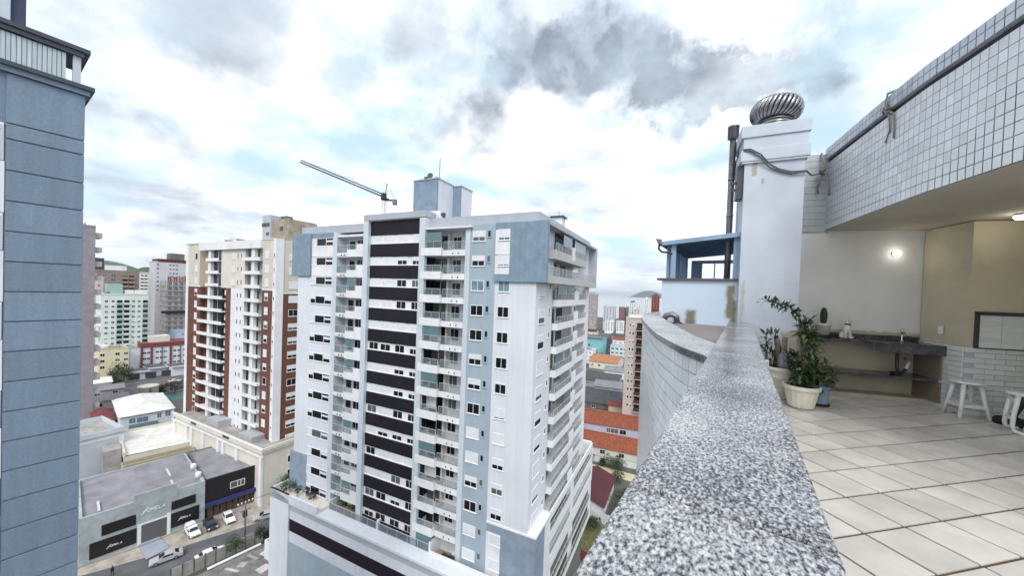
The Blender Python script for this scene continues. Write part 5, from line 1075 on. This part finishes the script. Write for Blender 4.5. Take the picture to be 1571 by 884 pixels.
for x in (4.0, 8.0, 16.1): M(redp).box(x, x+.9, -.6, -.001, 0, 11.9).obj('column', t)
for x in (12.6, 20.6): M(concD).box(x, x+.5, -.4, -.001, 0, 11.9).obj('dark_column', t)
t = thing('flat_canopies', 'dark flat roofs with white edges in front of the red and white block', 'canopy', (-252, 41, GZ), FR)
for x0, x1, y0, y1, z in ((0, 8.5, 0, 10, 4.2), (8.7, 16, 4, 16, 4.5), (16.2, 26, -2, 8, 5.0)): M(roofd, white).box(x0, x1, y0, y1, z, z+.15).box(x0-.1, x1+.1, y0-.15, y0-.001, z-.2, z+.4, 1).obj('roof', t); M(whiteB).box(x0+.4, x1-.4, y0+1.2, y1, 0, z-.01).obj('wall', t)
for k in range(4): M(frameD).box(1+k*6, 5+k*6, 1.0, 1.19, .3, 3.2).obj('dark_opening', t)
# ================================================================== CRANE
t = thing('tower_crane', 'tower crane with a long lattice jib rising behind the white tower', 'crane', (-128.9, 95.5, GZ))
cr_m = mat('crane_steel', (.03, .03, .032), .6); cr_w = mat('crane_pale_steel', (.42, .42, .43), .6)
def lattice(p, q_, w_, n_, mt, top=True):
    p, q_ = Vector(p), Vector(q_); d = (q_-p).normalized(); s_ = d.cross(Vector((0, 0, 1)))
    s_ = s_.normalized() if s_.length > .01 else Vector((1, 0, 0)); u_ = s_.cross(d).normalized(); a = M(mt)
    cs = [(-w_/2, -w_/2), (w_/2, -w_/2), (w_/2, w_/2), (-w_/2, w_/2)] if top else [(-w_/2, 0), (w_/2, 0), (0, w_)]
    pt = lambda i, c: p+(q_-p)*(i/n_)+s_*c[0]+u_*c[1]
    for c in cs: a.beam(pt(0, c), pt(n_, c), .13 if top else .24)
    for i in range(n_):
        for j in range(len(cs)): a.beam(pt(i, cs[j]), pt(i+1, cs[(j+1) % len(cs)]), .10)
    return a
lattice((0, 0, 0), (0, 0, 88.4), 1.4, 40, cr_w).obj('mast', t)
tip = Vector((-30.9, -19.8, 103.2)); root = Vector((-.8, -.6, 89.8))
lattice(root, tip, 1.15, 34, cr_m, False).obj('jib', t)
M(cr_m).box(-1.2, 1.2, -1.2, 1.2, 88.4, 89.2).box(-1.0, .6, -1.2, .4, 89.2, 91.2).obj('slewing_unit', t); M(cr_m).box(-.2, 1.4, -1.9, -.6, 88.8, 90.9).obj('cab', t)
M(cr_m).box(.6, 5.0, -.6, .6, 88.2, 88.7).obj('counter_jib', t, None, R(35)); M(concD).box(3.4, 5.0, -.8, .8, 86.6, 88.8).obj('counterweight', t, None, R(35))
M(cr_m).tube([(0, 0, 89), (.6, .4, 95.5)], .16, 5).tube([(.6, .4, 95.5), tuple(root.lerp(tip, .55)+Vector((0, 0, 1)))], .05, 4).tube([(.6, .4, 95.5), (3.6, 2.6, 88.8)], .05, 4).obj('pendant_line', t)
# ================================================================== STREET LIFE
def paint(name, col): return mat(name, col, .25, spec=.6)
tyre = mat('tyre_rubber', (.015, .015, .016), .85); rimm = mat('alloy_rim', (.45, .46, .48), .35, metal=.8); lampm = mat('car_lamp', (.75, .76, .78), .1); redl = mat('tail_lamp', (.35, .02, .02), .2); carg = mat('car_glass', (.02, .028, .034), .06)
def car(name, lab, cat, p, heading, pm, kind='hatch', group='cars parked along the shop fronts'):
    """heading: direction of the nose, degrees anticlockwise from +X. Local: nose towards +x, base at z=0"""
    t = thing(name, lab, cat, p, R(heading), group)
    L_, W_ = (4.2, .86) if kind != 'van' else (4.3, .84)
    if kind == 'hatch': low = [(-2.05, .32), (-2.1, .62), (-2.0, .92), (-1.7, .98), (.75, .95), (1.75, .80), (2.05, .62), (2.1, .34)]; cab = [(-1.95, .93), (-1.55, 1.38), (-.9, 1.48), (.05, 1.45), (.95, .93)]
    elif kind == 'sedan': low = [(-2.25, .32), (-2.3, .65), (-2.2, .95), (-1.4, 1.0), (.8, .96), (1.9, .80), (2.2, .62), (2.25, .34)]; cab = [(-1.75, .97), (-1.05, 1.38), (-.5, 1.45), (.15, 1.42), (1.05, .94)]
    else: low = [(-2.1, .35), (-2.15, .8), (-2.1, 1.0), (-1.7, 1.02), (.85, 1.0), (1.75, .85), (2.05, .66), (2.1, .36)]; cab = [(-2.1, 1.0), (-2.05, 1.80), (-1.5, 1.88), (-.1, 1.84), (.45, 1.55), (1.05, .98)]
    def loft(prof, w0, w1, zb_, m_):
        a = M(m_); zs = [q[1] for q in prof]; z0_, z1_ = min(zs), max(zs); n_ = len(prof)
        wid = lambda z: w0+(w1-w0)*max(0, (z-z0_)/(z1_-z0_))**1.3
        for s_ in (-1, 1):
            for x, z in prof: a.v.append((x, s_*wid(z), z))
        for i in range(n_-1): a.f.append((i, i+1, n_+i+1, n_+i)); a.m.append(0); a.sm.append(False)
        a.f.append(tuple(range(n_))[::-1]); a.f.append(tuple(range(n_, 2*n_))); a.m += [0, 0]; a.sm += [False]*2
        a.f.append((n_-1, 0, n_, 2*n_-1)); a.m.append(0); a.sm.append(False); return a
    loft(low, W_, W_*.95, 0, pm).obj('body', t, bevel=.07); loft(cab, W_*.93, W_*.74, 0, pm).obj('cabin', t, bevel=.05)
    # glass: windscreen, rear, sides
    c = cab; f0, f1 = Vector((c[-1][0], 0, c[-1][1])), Vector((c[-2][0], 0, c[-2][1])); nrm = Vector((f0.z-f1.z, 0, 0)); off = Vector((.03, 0, .03))
    def strip(a_, b_, wa, wb, o_): return M(carg).quad([(a_.x+o_.x, -wa, a_.z+o_.z), (a_.x+o_.x, wa, a_.z+o_.z), (b_.x+o_.x, wb, b_.z+o_.z), (b_.x+o_.x, -wb, b_.z+o_.z)])
    strip(f0.lerp(f1, .12), f0.lerp(f1, .92), W_*.80, W_*.68, off).obj('windscreen', t)
    r0_, r1_ = Vector((c[0][0], 0, c[0][1])), Vector((c[1][0], 0, c[1][1])); strip(r1_.lerp(r0_, .12), r1_.lerp(r0_, .85), W_*.66, W_*.78, Vector((-.03, 0, .02))).obj('rear_window', t)
    zt_ = max(q[1] for q in cab)-.12; z0_ = c[0][1]+.06; zt_ = min(zt_, c[-2][1]-.06)
    xs = ((c[1][0]+.15, -.52), (-.45, c[-2][0]+.18)) if kind != 'van' else ((-.45, c[-2][0]+.25),)
    for s_ in (-1, 1):
        for x0, x1 in xs:
            y0_, y1_ = s_*(W_*.93+.012), s_*(W_*.79+.012)
            q_ = [(x0-.08, y0_, z0_), (x1+.30 if x1 > 0 else x1, y0_, z0_), (x1, y1_, zt_), (x0+.05, y1_, zt_)]
            M(carg).quad(q_ if s_ < 0 else q_[::-1]).obj('side_window', t)
        M(pm).box(.62, .80, s_*(W_+.02), s_*(W_+.16), .98, 1.10).obj('mirror', t); M(lampm).box(1.82, 2.10, s_*.50, s_*.80, .58, .74).obj('headlight', t); M(redl).box(-2.13 if kind != 'sedan' else -2.32, -2.0, s_*.55, s_*.82, .70, .90).obj('tail_light', t)
        for x in (-1.32, 1.36):
            w_ = M(tyre).lathe([(.20, -.10), (.31, -.10), (.33, -.06), (.33, .06), (.31, .10), (.20, .10)], n=18).obj('wheel', t, (x, s_*(W_-.09), .33)); w_.rotation_euler = (R(90), 0, 0); M(rimm).lathe([(0, .105), (.20, .10), (.20, -.10), (0, -.105)], n=10, smooth=False).obj('rim', w_)
    M(frameD).box(2.06, 2.13, -.55, .55, .36, .52).obj('grille', t); return t
cw, cs_, cbk = paint('white_car_paint', (.80, .80, .80)), paint('silver_car_paint', (.42, .43, .45)), paint('dark_blue_car_paint', (.02, .026, .04))
SP = GZ+.125
car('parked_van', 'white parked van in the row by the right dark panel of the grey shop', 'van', (-91.0, 24.4, SP), 0, cw, 'van')
car('parked_car', 'dark parked car between the white van and the white hatchback', 'car', (-90.8, 27.2, SP), -4, cbk, 'hatch')
car('parked_car', 'white parked hatchback in front of the black shop', 'car', (-90.4, 30.2, SP), -6, cw, 'hatch')
car('parked_car', 'silver parked car at the kerb beside the blue-grey ramp', 'car', (-86.2, 19.5, GZ+.02), -102, cs_, 'sedan')
car('parked_car', 'silver-grey car standing in the street near the white podium corner', 'car', (-85.2, 35.0, GZ+.02), -112, cs_, 'sedan')
car('parked_car', 'dark car half hidden behind the white podium planter', 'car', (-78.5, 34.0, GZ+.02), 70, cbk, 'hatch')
car('parked_car', 'white car parked along the panelled yard wall', 'car', (-80.9, 24.4, GZ+.02), 84, cw, 'sedan')
car('parked_car', 'white car parked far off under the dark flat roofs', 'car', (-236, 55.2, GZ+.02), 90, cw, 'sedan'); car('parked_car', 'red car parked far off beside the white one', 'car', (-229.5, 51.0, GZ+.02), 95, paint('red_car_paint', (.4, .03, .02)), 'hatch')
# electricity pole with transformer and lamps
t = thing('street_pole', 'tall street pole with a cluster of white insulators, beside the panelled wall', 'pole', (-79.4, 29.2, GZ))
pl_m = mat('pole_concrete', (.16, .15, .15), .9, var=.2, scale=2)
M(pl_m).tube([(0, 0, 0), (0, 0, 8.7)], .17, 8, r1=.11).obj('pole', t); M(pl_m).box(-.08, .08, -1.3, 1.3, 8.2, 8.35).box(-.06, .06, -.9, .9, 6.9, 7.0).obj('crossarm', t)
for i in range(5): M(white).lathe([(.09, 0), (.14, .08), (.12, .2), (.15, .26), (.08, .36), (0, .38)], n=10).obj('insulator', t, (0, -1.2+i*.6, 8.35))
M(frameD).box(-.45, .1, -.32, .32, 5.6, 6.7).obj('transformer', t)
a = M(frameD)
for y in (-1.2, 0, 1.2):
    for s_ in (-1, 1): a.tube([(0, y, 8.6), (0.5*s_, 12*s_+y, 7.9), (1.2*s_, 26*s_+y, 8.6)], .018, 4)
a.obj('wires', t)
# panelled yard wall
t = thing('panelled_wall', 'grey concrete panel wall with posts along the street and the lower yard', 'wall', (-79.0, 18.4, GZ), R(86))
for k in range(9): M(concr).box(k*1.5+.12, k*1.5+1.45, -.08, .08, 0, 2.3+.1*(k % 2)).obj('panel', t); M(concD).box(k*1.5-.06, k*1.5+.10, -.13, .13, 0, 2.6).obj('post', t)
bushy('hedge', 'dark hedge humped over the panelled street wall', 'hedge', (-78.3, 27.3, GZ+1.2), 1.5, 2.2, 500, [leafD, leafA], 41, .2); bushy('hedge', 'dark shrub at the corner of the white podium planter', 'hedge', (-77.2, 31.0, GZ+1.2), 1.3, 2.6, 420, [leafD], 42, .2)
bushy('street_tree', 'dark leafy tree between the black shop and the white podium', 'tree', (-87.5, 41.5, GZ), 2.6, 6.0, 1100, [leafD, leafD, leafA], 43, .3, trunk=1.5); bushy('street_tree', 'dark shrubs at the foot of the cream podium corner', 'shrub', (-92, 44.0, GZ), 2.4, 4.5, 800, [leafD, leafA], 44, .3, trunk=.6)
# low roof below the podium
ZR = -9.4
lr = [gz(x, y, ZR) for x, y in ((302, 884), (402, 836), (430, 838), (470, 872), (520, 905), (560, 960), (300, 960), (250, 920))]
b0 = lr[0].copy(); t = thing('low_roof_building', 'low grey flat roof with loose boards below the striped podium', 'building', (b0.x, b0.y, GZ))
pl = [(p.x-b0.x, p.y-b0.y) for p in lr]
if sum(pl[k][0]*pl[(k+1) % len(pl)][1]-pl[(k+1) % len(pl)][0]*pl[k][1] for k in range(len(pl))) < 0: pl = pl[::-1]
M(beigeD).prism(pl, 0, ZR-GZ-.15).obj('wall', t); M(mat('old_membrane_roof', (.20, .19, .185), .95, var=.55, scale=.55, bump=.3, bscale=6, detail=9)).prism(pl, ZR-GZ-.149, ZR-GZ).obj('roof', t)
for k, (x, y, w_, d_, rz) in enumerate(((410, 850, 2.0, 1.3, .3), (428, 858, 1.4, 1.0, 1.1), (388, 856, 2.4, .5, .2), (372, 868, 1.2, 1.2, .6), (440, 876, 1.8, .9, .9), (356, 876, 2.6, .4, .4), (404, 874, 1.6, 1.6, .1), (420, 879, 1.0, 1.4, .5))):
    p = gz(x, y, ZR)-b0; M(mat('loose_board', (.50, .48, .46), .8, var=.3, scale=1.5, rv=.45)).box(-w_/2, w_/2, -d_/2, d_/2, 0, .10).obj('loose_board', t, (p.x, p.y, ZR-GZ+.003), rz)
for (xa, ya), (xb, yb) in (((436, 842), (470, 872)), ((470, 872), (520, 905)), ((318, 876), (400, 837))):
    p, q_ = gz(xa, ya, ZR)-b0, gz(xb, yb, ZR)-b0; M(white).beam((p.x, p.y, ZR-GZ+.2), (q_.x, q_.y, ZR-GZ+.2), .35).obj('upstand', t)
ZP = -6.2
pp_ = [gz(x, y, ZP) for x, y in ((406, 829), (421, 838), (437, 832), (423, 821))]; c0_ = sum(pp_, Vector())/4
t = thing('podium_planter', 'white planter box at the street corner of the podium', 'planter', (c0_.x, c0_.y, GZ))
qq = [(p-c0_) for p in pp_]; area = sum(qq[k].x*qq[(k+1) % 4].y-qq[(k+1) % 4].x*qq[k].y for k in range(4)); qq = qq if area > 0 else qq[::-1]
M(white).prism([(p.x, p.y) for p in qq], 0, ZP-GZ-.5).obj('box', t); M(dirt).prism([(p.x*.84, p.y*.84) for p in qq], ZP-GZ-.499, ZP-GZ-.3).obj('soil', t)
for k in range(4):
    a_, b_ = qq[k], qq[(k+1) % 4]; M(white).prism([(a_.x, a_.y), (b_.x, b_.y), (b_.x*.86, b_.y*.86), (a_.x*.86, a_.y*.86)], ZP-GZ-.499, ZP-GZ).obj('rim', t)
# pedestrian
skinm = mat('skin', (.35, .20, .13), .6); dk = mat('dark_clothing', (.02, .02, .024), .9)
t = thing('pedestrian', 'person in dark clothing walking on the pavement at the bottom edge', 'person', (-88.6, 13.25, GZ+.125), R(40))
V = [(0, 0, .95), (0, 0, 1.2), (0, 0, 1.42), (0, 0, 1.52), (0.02, 0, 1.64), (.0, .18, 1.40), (.03, .24, 1.13), (.12, .22, .90), (0, -.18, 1.40), (-.05, -.24, 1.13), (.02, -.25, .88), (.05, .09, .88), (.14, .10, .48), (.08, .10, .06), (.2, .10, .03), (-.03, -.09, .88), (-.02, -.10, .48), (-.16, -.10, .10), (-.06, -.10, .04)]
E_ = [(0, 1), (1, 2), (2, 3), (3, 4), (2, 5), (5, 6), (6, 7), (2, 8), (8, 9), (9, 10), (0, 11), (11, 12), (12, 13), (13, 14), (0, 15), (15, 16), (16, 17), (17, 18)]
skin('body', V, E_, [.14, .15, .14, .055, .095, .065, .05, .035, .065, .05, .035, .095, .065, .045, .04, .095, .065, .045, .04], dk, t)
M(skinm).lathe([(0, 1.54), (.075, 1.57), (.09, 1.65), (.07, 1.73), (0, 1.76)], c=(.05, 0), n=12).obj('face', t); M(black).lathe([(.1, 1.64), (.105, 1.70), (.07, 1.78), (0, 1.79)], c=(.01, 0), n=12).obj('hair', t)
# ================================================================== GREENERY AND FILL ON THE LEFT
for x, y, hh, r_, lab in ((-262, 40, 8, 3.2, 'dark tree in front of the pale yellow block, left one'), (-252, 41.5, 7, 2.8, 'dark rounded tree in front of the pale yellow block, right one'), (-256, 38, 6, 2.4, 'small dark tree at the foot of the pale yellow block'), (-211, 49.6, 5.0, 3.4, 'green bushy tree beside the round water tank yard'), (-214, 45.5, 3.5, 2.0, 'small bush right behind the round water tank'), (-240, 36, 6, 3.0, 'dark tree by the street behind the round water tank')):
    bushy('yard_tree', lab, 'tree', (x, y, GZ), r_, hh, 900, [leafD, leafD, leafA], int(-x+y), .42, 'trees round the far car park', trunk=1.6)
M(mat('teal_pool', (.10, .22, .22), .3, var=.3, scale=.3)).box(-212, -200, 42, 56, GZ, GZ+.12).obj('pond_cover')['kind'] = 'structure'
M(asph).quad([(-250, 36, GZ+.01), (-214, 36, GZ+.01), (-214, 75, GZ+.01), (-250, 75, GZ+.01)]).obj('far_car_park')['kind'] = 'structure'
def gable(name, lab, p, rot, w_, d_, h, rh, mw, mr, cat='house', group=None, wins=2, over=.5):
    t = thing(name, lab, cat, (p[0], p[1], GZ), R(rot), group)
    M(mw).box(0, w_, 0, d_, 0, h).quad([(0, 0, h), (0, d_, h), (0, d_/2, h+rh*.93)][::-1]).quad([(w_, 0, h), (w_, d_, h), (w_, d_/2, h+rh*.93)]).obj('wall', t)
    o_ = over; a = M(mr); th = .09
    a.quad([(-o_, -o_, h-.1), (w_+o_, -o_, h-.1), (w_+o_, d_/2, h+rh), (-o_, d_/2, h+rh)]).quad([(w_+o_, d_+o_, h-.1), (-o_, d_+o_, h-.1), (-o_, d_/2, h+rh), (w_+o_, d_/2, h+rh)])
    a.quad([(-o_, -o_, h-.1-th), (-o_, d_/2, h+rh-th), (w_+o_, d_/2, h+rh-th), (w_+o_, -o_, h-.1-th)]).quad([(-o_, -o_, h-.1-th), (w_+o_, -o_, h-.1-th), (w_+o_, -o_, h-.1), (-o_, -o_, h-.1)]).quad([(w_+o_, -o_, h-.1-th), (w_+o_, d_/2, h+rh-th), (w_+o_, d_/2, h+rh), (w_+o_, -o_, h-.1)])
    r_ = a.obj('roof', t); g_ = M(mr)
    n_ = min(40, int((w_+2*o_)/.55)); Lr = math.hypot(d_/2+o_, rh+.1)
    for i in range(n_): x = -o_+(i+.5)*(w_+2*o_)/n_; g_.tube([(x, -o_, h-.07), (x, d_/2, h+rh+.03)], .07, 4)
    g_.tube([(-o_, d_/2, h+rh+.03), (w_+o_, d_/2, h+rh+.03)], .14, 6); tag(g_.obj('tile_rows', r_), kind='stuff')
    for i in range(wins): window(t, w_*(i+.5)/max(1, wins), 0, h*.38, min(1.5, w_*.2), min(1.2, h*.4), 'S', 1, 0)
    return t
for x, y, lab in ((-225, 26, 'grey low shed behind the red-roofed house'), ):
    gable('low_shed', lab, (x, y), 85, 10, 8, 3.5, 1.2, concr, roofg, 'shed')
gable('low_house', 'pale low house by the dark trees left of the water tank', (-236, 25), 88, 9, 8, 4.5, 1.6, cream, roofw)
gable('low_house', 'small brown-roofed shed right behind the white roofed house', (-205, 24), 86, 10, 8, 3.6, 1.4, beige, roofg)
# ================================================================== THROUGH THE GAP ON THE RIGHT
TG = 7
fence_m = mat('white_boundary', (.66, .67, .68), .8, var=.25, scale=.4)
t = thing('picket_fence', 'tall white board fence at the edge of the mown yard below the tower', 'fence', (-31, 76.4, GZ), R(8))
for k in range(30): M(fence_m).box(k*.32, k*.32+.26, 0, .06, 0, 2.3+.1*((k*7) % 3)).obj('board', t)
M(concD).box(0, 9.6, .061, .12, .5, .65).box(0, 9.6, .061, .12, 1.6, 1.75).obj('rail', t)
gable('maroon_roof_house', 'house with a big dark maroon sheet roof beside the tower podium', (-24.6, 78.0), 97, 14.5, 9.0, 3.6, 1.7, fence_m, maroon, wins=2)
M(mat('yard_grass', (.11, .12, .04), .95, col2=(.16, .12, .07), scale=.6)).quad([(-31, 60, GZ+.02), (-10, 60, GZ+.02), (-10, 78, GZ+.02), (-31, 78, GZ+.02)]).obj('yard')['kind'] = 'structure'
a = M(leafA, leafB)
for _ in range(3500):
    x, y = rnd.uniform(-30.5, -18), rnd.uniform(61, 76.2); h_ = rnd.uniform(.15, .45); d_ = Vector((rnd.uniform(-.2, .2), rnd.uniform(-.2, .2), 0)); a.quad([(x, y, GZ), (x+.08, y+.04, GZ), (x+d_.x, y+d_.y, GZ+h_)], rnd.randrange(2))
tag(a.obj('yard_weeds'), kind='stuff')
t = thing('red_gate', 'small red panel at the podium corner beside the yard', 'gate', (-24.0, 64.4, GZ), R(8)); M(redp).box(0, 1.8, 0, .1, 0, 2.0).obj('panel', t); M(frameD).box(-.12, 0, -.02, .12, 0, 2.2).obj('post', t)
t = thing('boundary_wall', 'long white wall with dark shrubs behind the maroon roof', 'wall', (-46, 102.4, GZ), R(14)); M(fence_m).box(0, 24, 0, .3, 0, 1.9).obj('wall', t); M(concr).box(-.05, 24.05, -.05, .35, 1.9, 2.0).obj('coping', t)
M(mat('sandy_path', (.55, .47, .33), .9, var=.2, scale=.4)).quad([(-46, 99.0, GZ+.015), (-22, 99.8, GZ+.015), (-22, 104.5, GZ+.015), (-46, 101.6, GZ+.015)]).obj('path')['kind'] = 'structure'
for x, y, hh, r_, lab in ((-37.4, 102.0, 3.4, 1.1, 'dark round shrub in front of the long white wall'), (-30.2, 104.6, 4.0, 1.8, 'dark tree at the right end of the long white wall'), (-28.2, 101.8, 3.6, 1.6, 'dark bush in front of the right end of the white wall'), (-27.0, 97.0, 3.0, 1.4, 'dark bush behind the maroon roof'), (-33.4, 103.6, 2.0, 1.0, 'low shrub along the middle of the white wall'), (-22.6, 88, 3.2, 2.0, 'dark hedge right of the maroon roof, farther one'), (-21.6, 82, 3.2, 2.0, 'dark hedge right of the maroon roof, nearer one'), (-25.4, 75.0, 2.2, 1.3, 'bush inside the yard by the white board fence')):
    bushy('garden_tree', lab, 'tree', (x, y, GZ), r_, hh, 620, [leafD, leafD, leafA], int(-x*3+y), .26, 'garden trees below the terrace', trunk=.7)
gable('terracotta_house', 'low house with an orange terracotta roof behind the white wall', (-43.5, 107.2), 10, 23, 12, 3.4, 2.1, cream, terra, wins=4)
t = gable('lavender_house', 'lavender two-storey house with a long terracotta roof', (-46.6, 119.2), 14, 26, 15, 6.0, 1.9, wall('lavender_render', (.50, .50, .62), scale=.3), terra, wins=0)
for x, w_ in ((9.6, 1.3), (11.6, 2.4), (14.4, 2.0)): window(t, x, 0, 3.4, w_, 1.6, 'S', 1, 0)
gable('terracotta_shed', 'small terracotta-roofed house against the tower side', (-50.4, 113.4), 14, 5, 6, 4.2, 1.6, cream, terra, wins=1)
gable('dark_shed', 'broad dark sheet roof of a long shed, the nearer one', (-66, 148), 10, 26, 24, 3.8, 2.6, concD, roofd, 'shed', 'dark sheds beyond the terracotta roofs', wins=3)
gable('dark_shed', 'dark sheet roof of a long shed, the farther one beside the orange roof', (-80, 186), 10, 26, 20, 4, 2.4, concr, roofd, 'shed', 'dark sheds beyond the terracotta roofs', wins=4)
gable('grey_gabled_house', 'grey gabled house between the two dark sheds', (-62, 176), 10, 13, 8, 4.4, 2.4, wall('grey_house_render', (.42, .45, .50)), roofg, wins=3)
gable('yellow_annex', 'pale yellow annex with a maroon band at the foot of the pink balcony tower', (-43.5, 140.5), 8, 13, 7, 7.2, .8, mat('annex_render', (.62, .52, .33), .8, var=.15), redp, 'building', wins=2)
t = bldg('balcony_tower', 'pinkish tower with a stack of dark red-brown balconies', 'apartment tower', (-35.8, 132.4), R(6), 7.4, 14, 43.0, mat('pale_pink_tower', (.52, .46, .43), .8, var=.1, scale=.3), 0, par=.4)
for k in range(11):
    z = 41.2-k*2.95
    for x in (1.65, 2.75): window(t, x, 0, z-1.1, .55, .95, 'S', 0, rt.choice((0, .4, 0)))
    b_ = M(mat('brown_balcony', (.075, .022, .015), .8, var=.3, scale=1)).box(3.95, 7.7, -1.5, -.001, 0, 1.05).obj('balcony', t, (0, 0, z-2.3)); M(cream).box(3.9, 7.75, -1.55, -.001, -.16, -.002).obj('slab', b_); M(black).box(4.0, 7.4, -.06, -.002, 1.05, 2.7).obj('opening', b_)
M(frameW).box(.6, 6.9, 2, 8, 43.18, 44.0).obj('roof_house', t)
gable('orange_roof_house', 'pale house with a light orange hip-like roof far below', (-88, 236), 6, 19, 26, 5.0, 3.2, cream, mat('light_orange_tiles', (.42, .19, .10), .85, var=.4, scale=1), wins=4)
t = bldg('turquoise_block', 'turquoise block with a dark flat roof', 'building', (-118, 276), R(8), 24, 22, 13.6, wall('turquoise_render', (.22, .52, .56)), 2, cols=(6, 9, 14), ww=1.6, wh=2.0, z1=10.6, fl=5, roofm=roofd, par=.5)
M(roofd).box(-6, 22, 24, 60, 0, 11.5).obj('rear_hall', t)
bldg('pale_blue_block', 'pale blue and white block right of the turquoise block', 'building', (-91, 292), R(8), 13, 18, 8.6, wall('ice_blue_render', (.60, .70, .76)), 2, cols=(2, 5.5, 9, 12), ww=2.0, wh=1.2, z1=7.4, fl=3.4)
bldg('white_gabled_block', 'small white block against the tower edge below the turquoise block', 'building', (-97, 250), R(8), 6.5, 10, 9.2, white, 3, cols=(1.6, 4.2), ww=.9, wh=1.1, z1=8.4)
bushy('round_tree', 'round dark tree in front of the turquoise block', 'tree', (-93.5, 262, GZ), 4.2, 9, 900, [leafD], 77, .6, trunk=2)
far = [((-152.5, 462), 11, 10, 16.2, 'white apartment block in the middle distance, left one of a pair', white, 4, (2, 5, 9), 1.6), ((-138.5, 466), 9.5, 10, 16.4, 'white apartment block in the middle distance, right one of a pair', white, 4, (1.8, 5.2, 7.6), 1.6),
       ((-186, 478), 14.5, 12, 51.0, 'mauve high tower with narrow windows right of the white tower', mat('mauve_far', (.40, .33, .36), .85, var=.2), 15, (2, 4.5, 8, 10, 13), 1.3), ((-168, 500), 16, 14, 34.5, 'pale grey block beside the mauve tower', wall('pale_far', (.60, .64, .70)), 7, (2, 6, 10, 14), 1.7),
       ((-150, 515), 9, 12, 33, 'dusky red block among the far white blocks', mat('dusky_red', (.22, .10, .10), .85), 6, (2, 5), 1.6), ((-141, 520), 8, 12, 34, 'blue-green block among the far white blocks', mat('far_teal', (.24, .40, .46), .85), 6, (2, 5), 1.6),
       ((-134, 508), 10, 12, 41.0, 'white stepped block with a dark roof far off by the sea', white, 9, (2, 5, 8), 1.6), ((-125, 500), 10, 14, 33, 'pale low block right of the white stepped block', cream, 5, (2, 6), 2.4), ((-116, 520), 5.5, 10, 47, 'slim white tower far off beside the dark red one', white, 8, (1.4, 3.8), 1.2), ((-108.5, 530), 10.5, 10, 52, 'dark red tower far off at the shore', mat('far_dark_red', (.20, .025, .02), .8, var=.2), 6, (3, 7), 1.4)]
for (p, w_, d_, h, lab, mw, rows, cols, ww) in far:
    t = bldg('distant_block', lab, 'apartment block', p, R(10), w_, d_, h, mw, rows, cols=cols, ww=ww, wh=1.4, par=.8, fl=3.0, group='blocks towards the sea')
    if h > 40: M(frameD if h < 46 else mw).box(w_*.25, w_*.75, 2, 8, h, h+3).obj('roof_house', t)
for i, (x, y, w_, d_, h, lab, mw, mr) in enumerate(((-140, 330, 20, 14, 5, 'grey-roofed hall behind the turquoise block', concr, roofd), (-125, 400, 24, 14, 5, 'dark-roofed hall below the far white pair', concr, roofd), (-170, 420, 20, 14, 5, 'maroon-roofed house under the mauve tower', cream, maroon), (-110, 360, 16, 12, 6, 'white house with a terracotta roof behind the pale blue block', white, terra), (-90, 330, 14, 12, 6, 'cream house with a terracotta roof close behind the pale blue block', cream, terra), (-100, 420, 20, 12, 8, 'white long house beyond the pale blue block', white, roofg), (-70, 215, 12, 10, 4.5, 'white cottage right of the orange roof', white, roofg), (-108, 215, 12, 10, 4.5, 'white cottage left of the orange roof', whiteB, roofd))):
    gable('far_house', lab, (x, y), 8, w_, d_, h, 2.0, mw, mr, group='low houses in the gap', wins=3)
# ------------------------------------------------------------------ sea haze
hz = D.materials.new('sea_haze'); hz.use_nodes = True; t_ = hz.node_tree; t_.nodes.remove(t_.nodes['Principled BSDF'])
pv = t_.nodes.new('ShaderNodeVolumePrincipled'); pv.inputs['Color'].default_value = (.80, .88, .97, 1); pv.inputs['Density'].default_value = .000045; pv.inputs['Anisotropy'].default_value = .2
t_.links.new(pv.outputs[0], t_.nodes['Material Output'].inputs['Volume'])
tag(M(hz).box(-40000, 60000, -10000, 45000, GZ-8, 320).obj('haze'), kind='stuff')

t = thing('roof_outlet', 'dark curved vent outlet on the coping end by the blue shelter wall', 'vent', (-1.10, 7.36, 37.5))
M(steelD).tube([(.08, 0, 0), (.06, -.02, .12), (-.02, -.03, .17), (-.12, -.03, .14), (-.16, -.03, .06)], .055, 10).obj('elbow', t); M(frameD).lathe([(.08, 0), (.085, .02), (.06, .03)], c=(.08, 0), n=12).obj('flange', t)
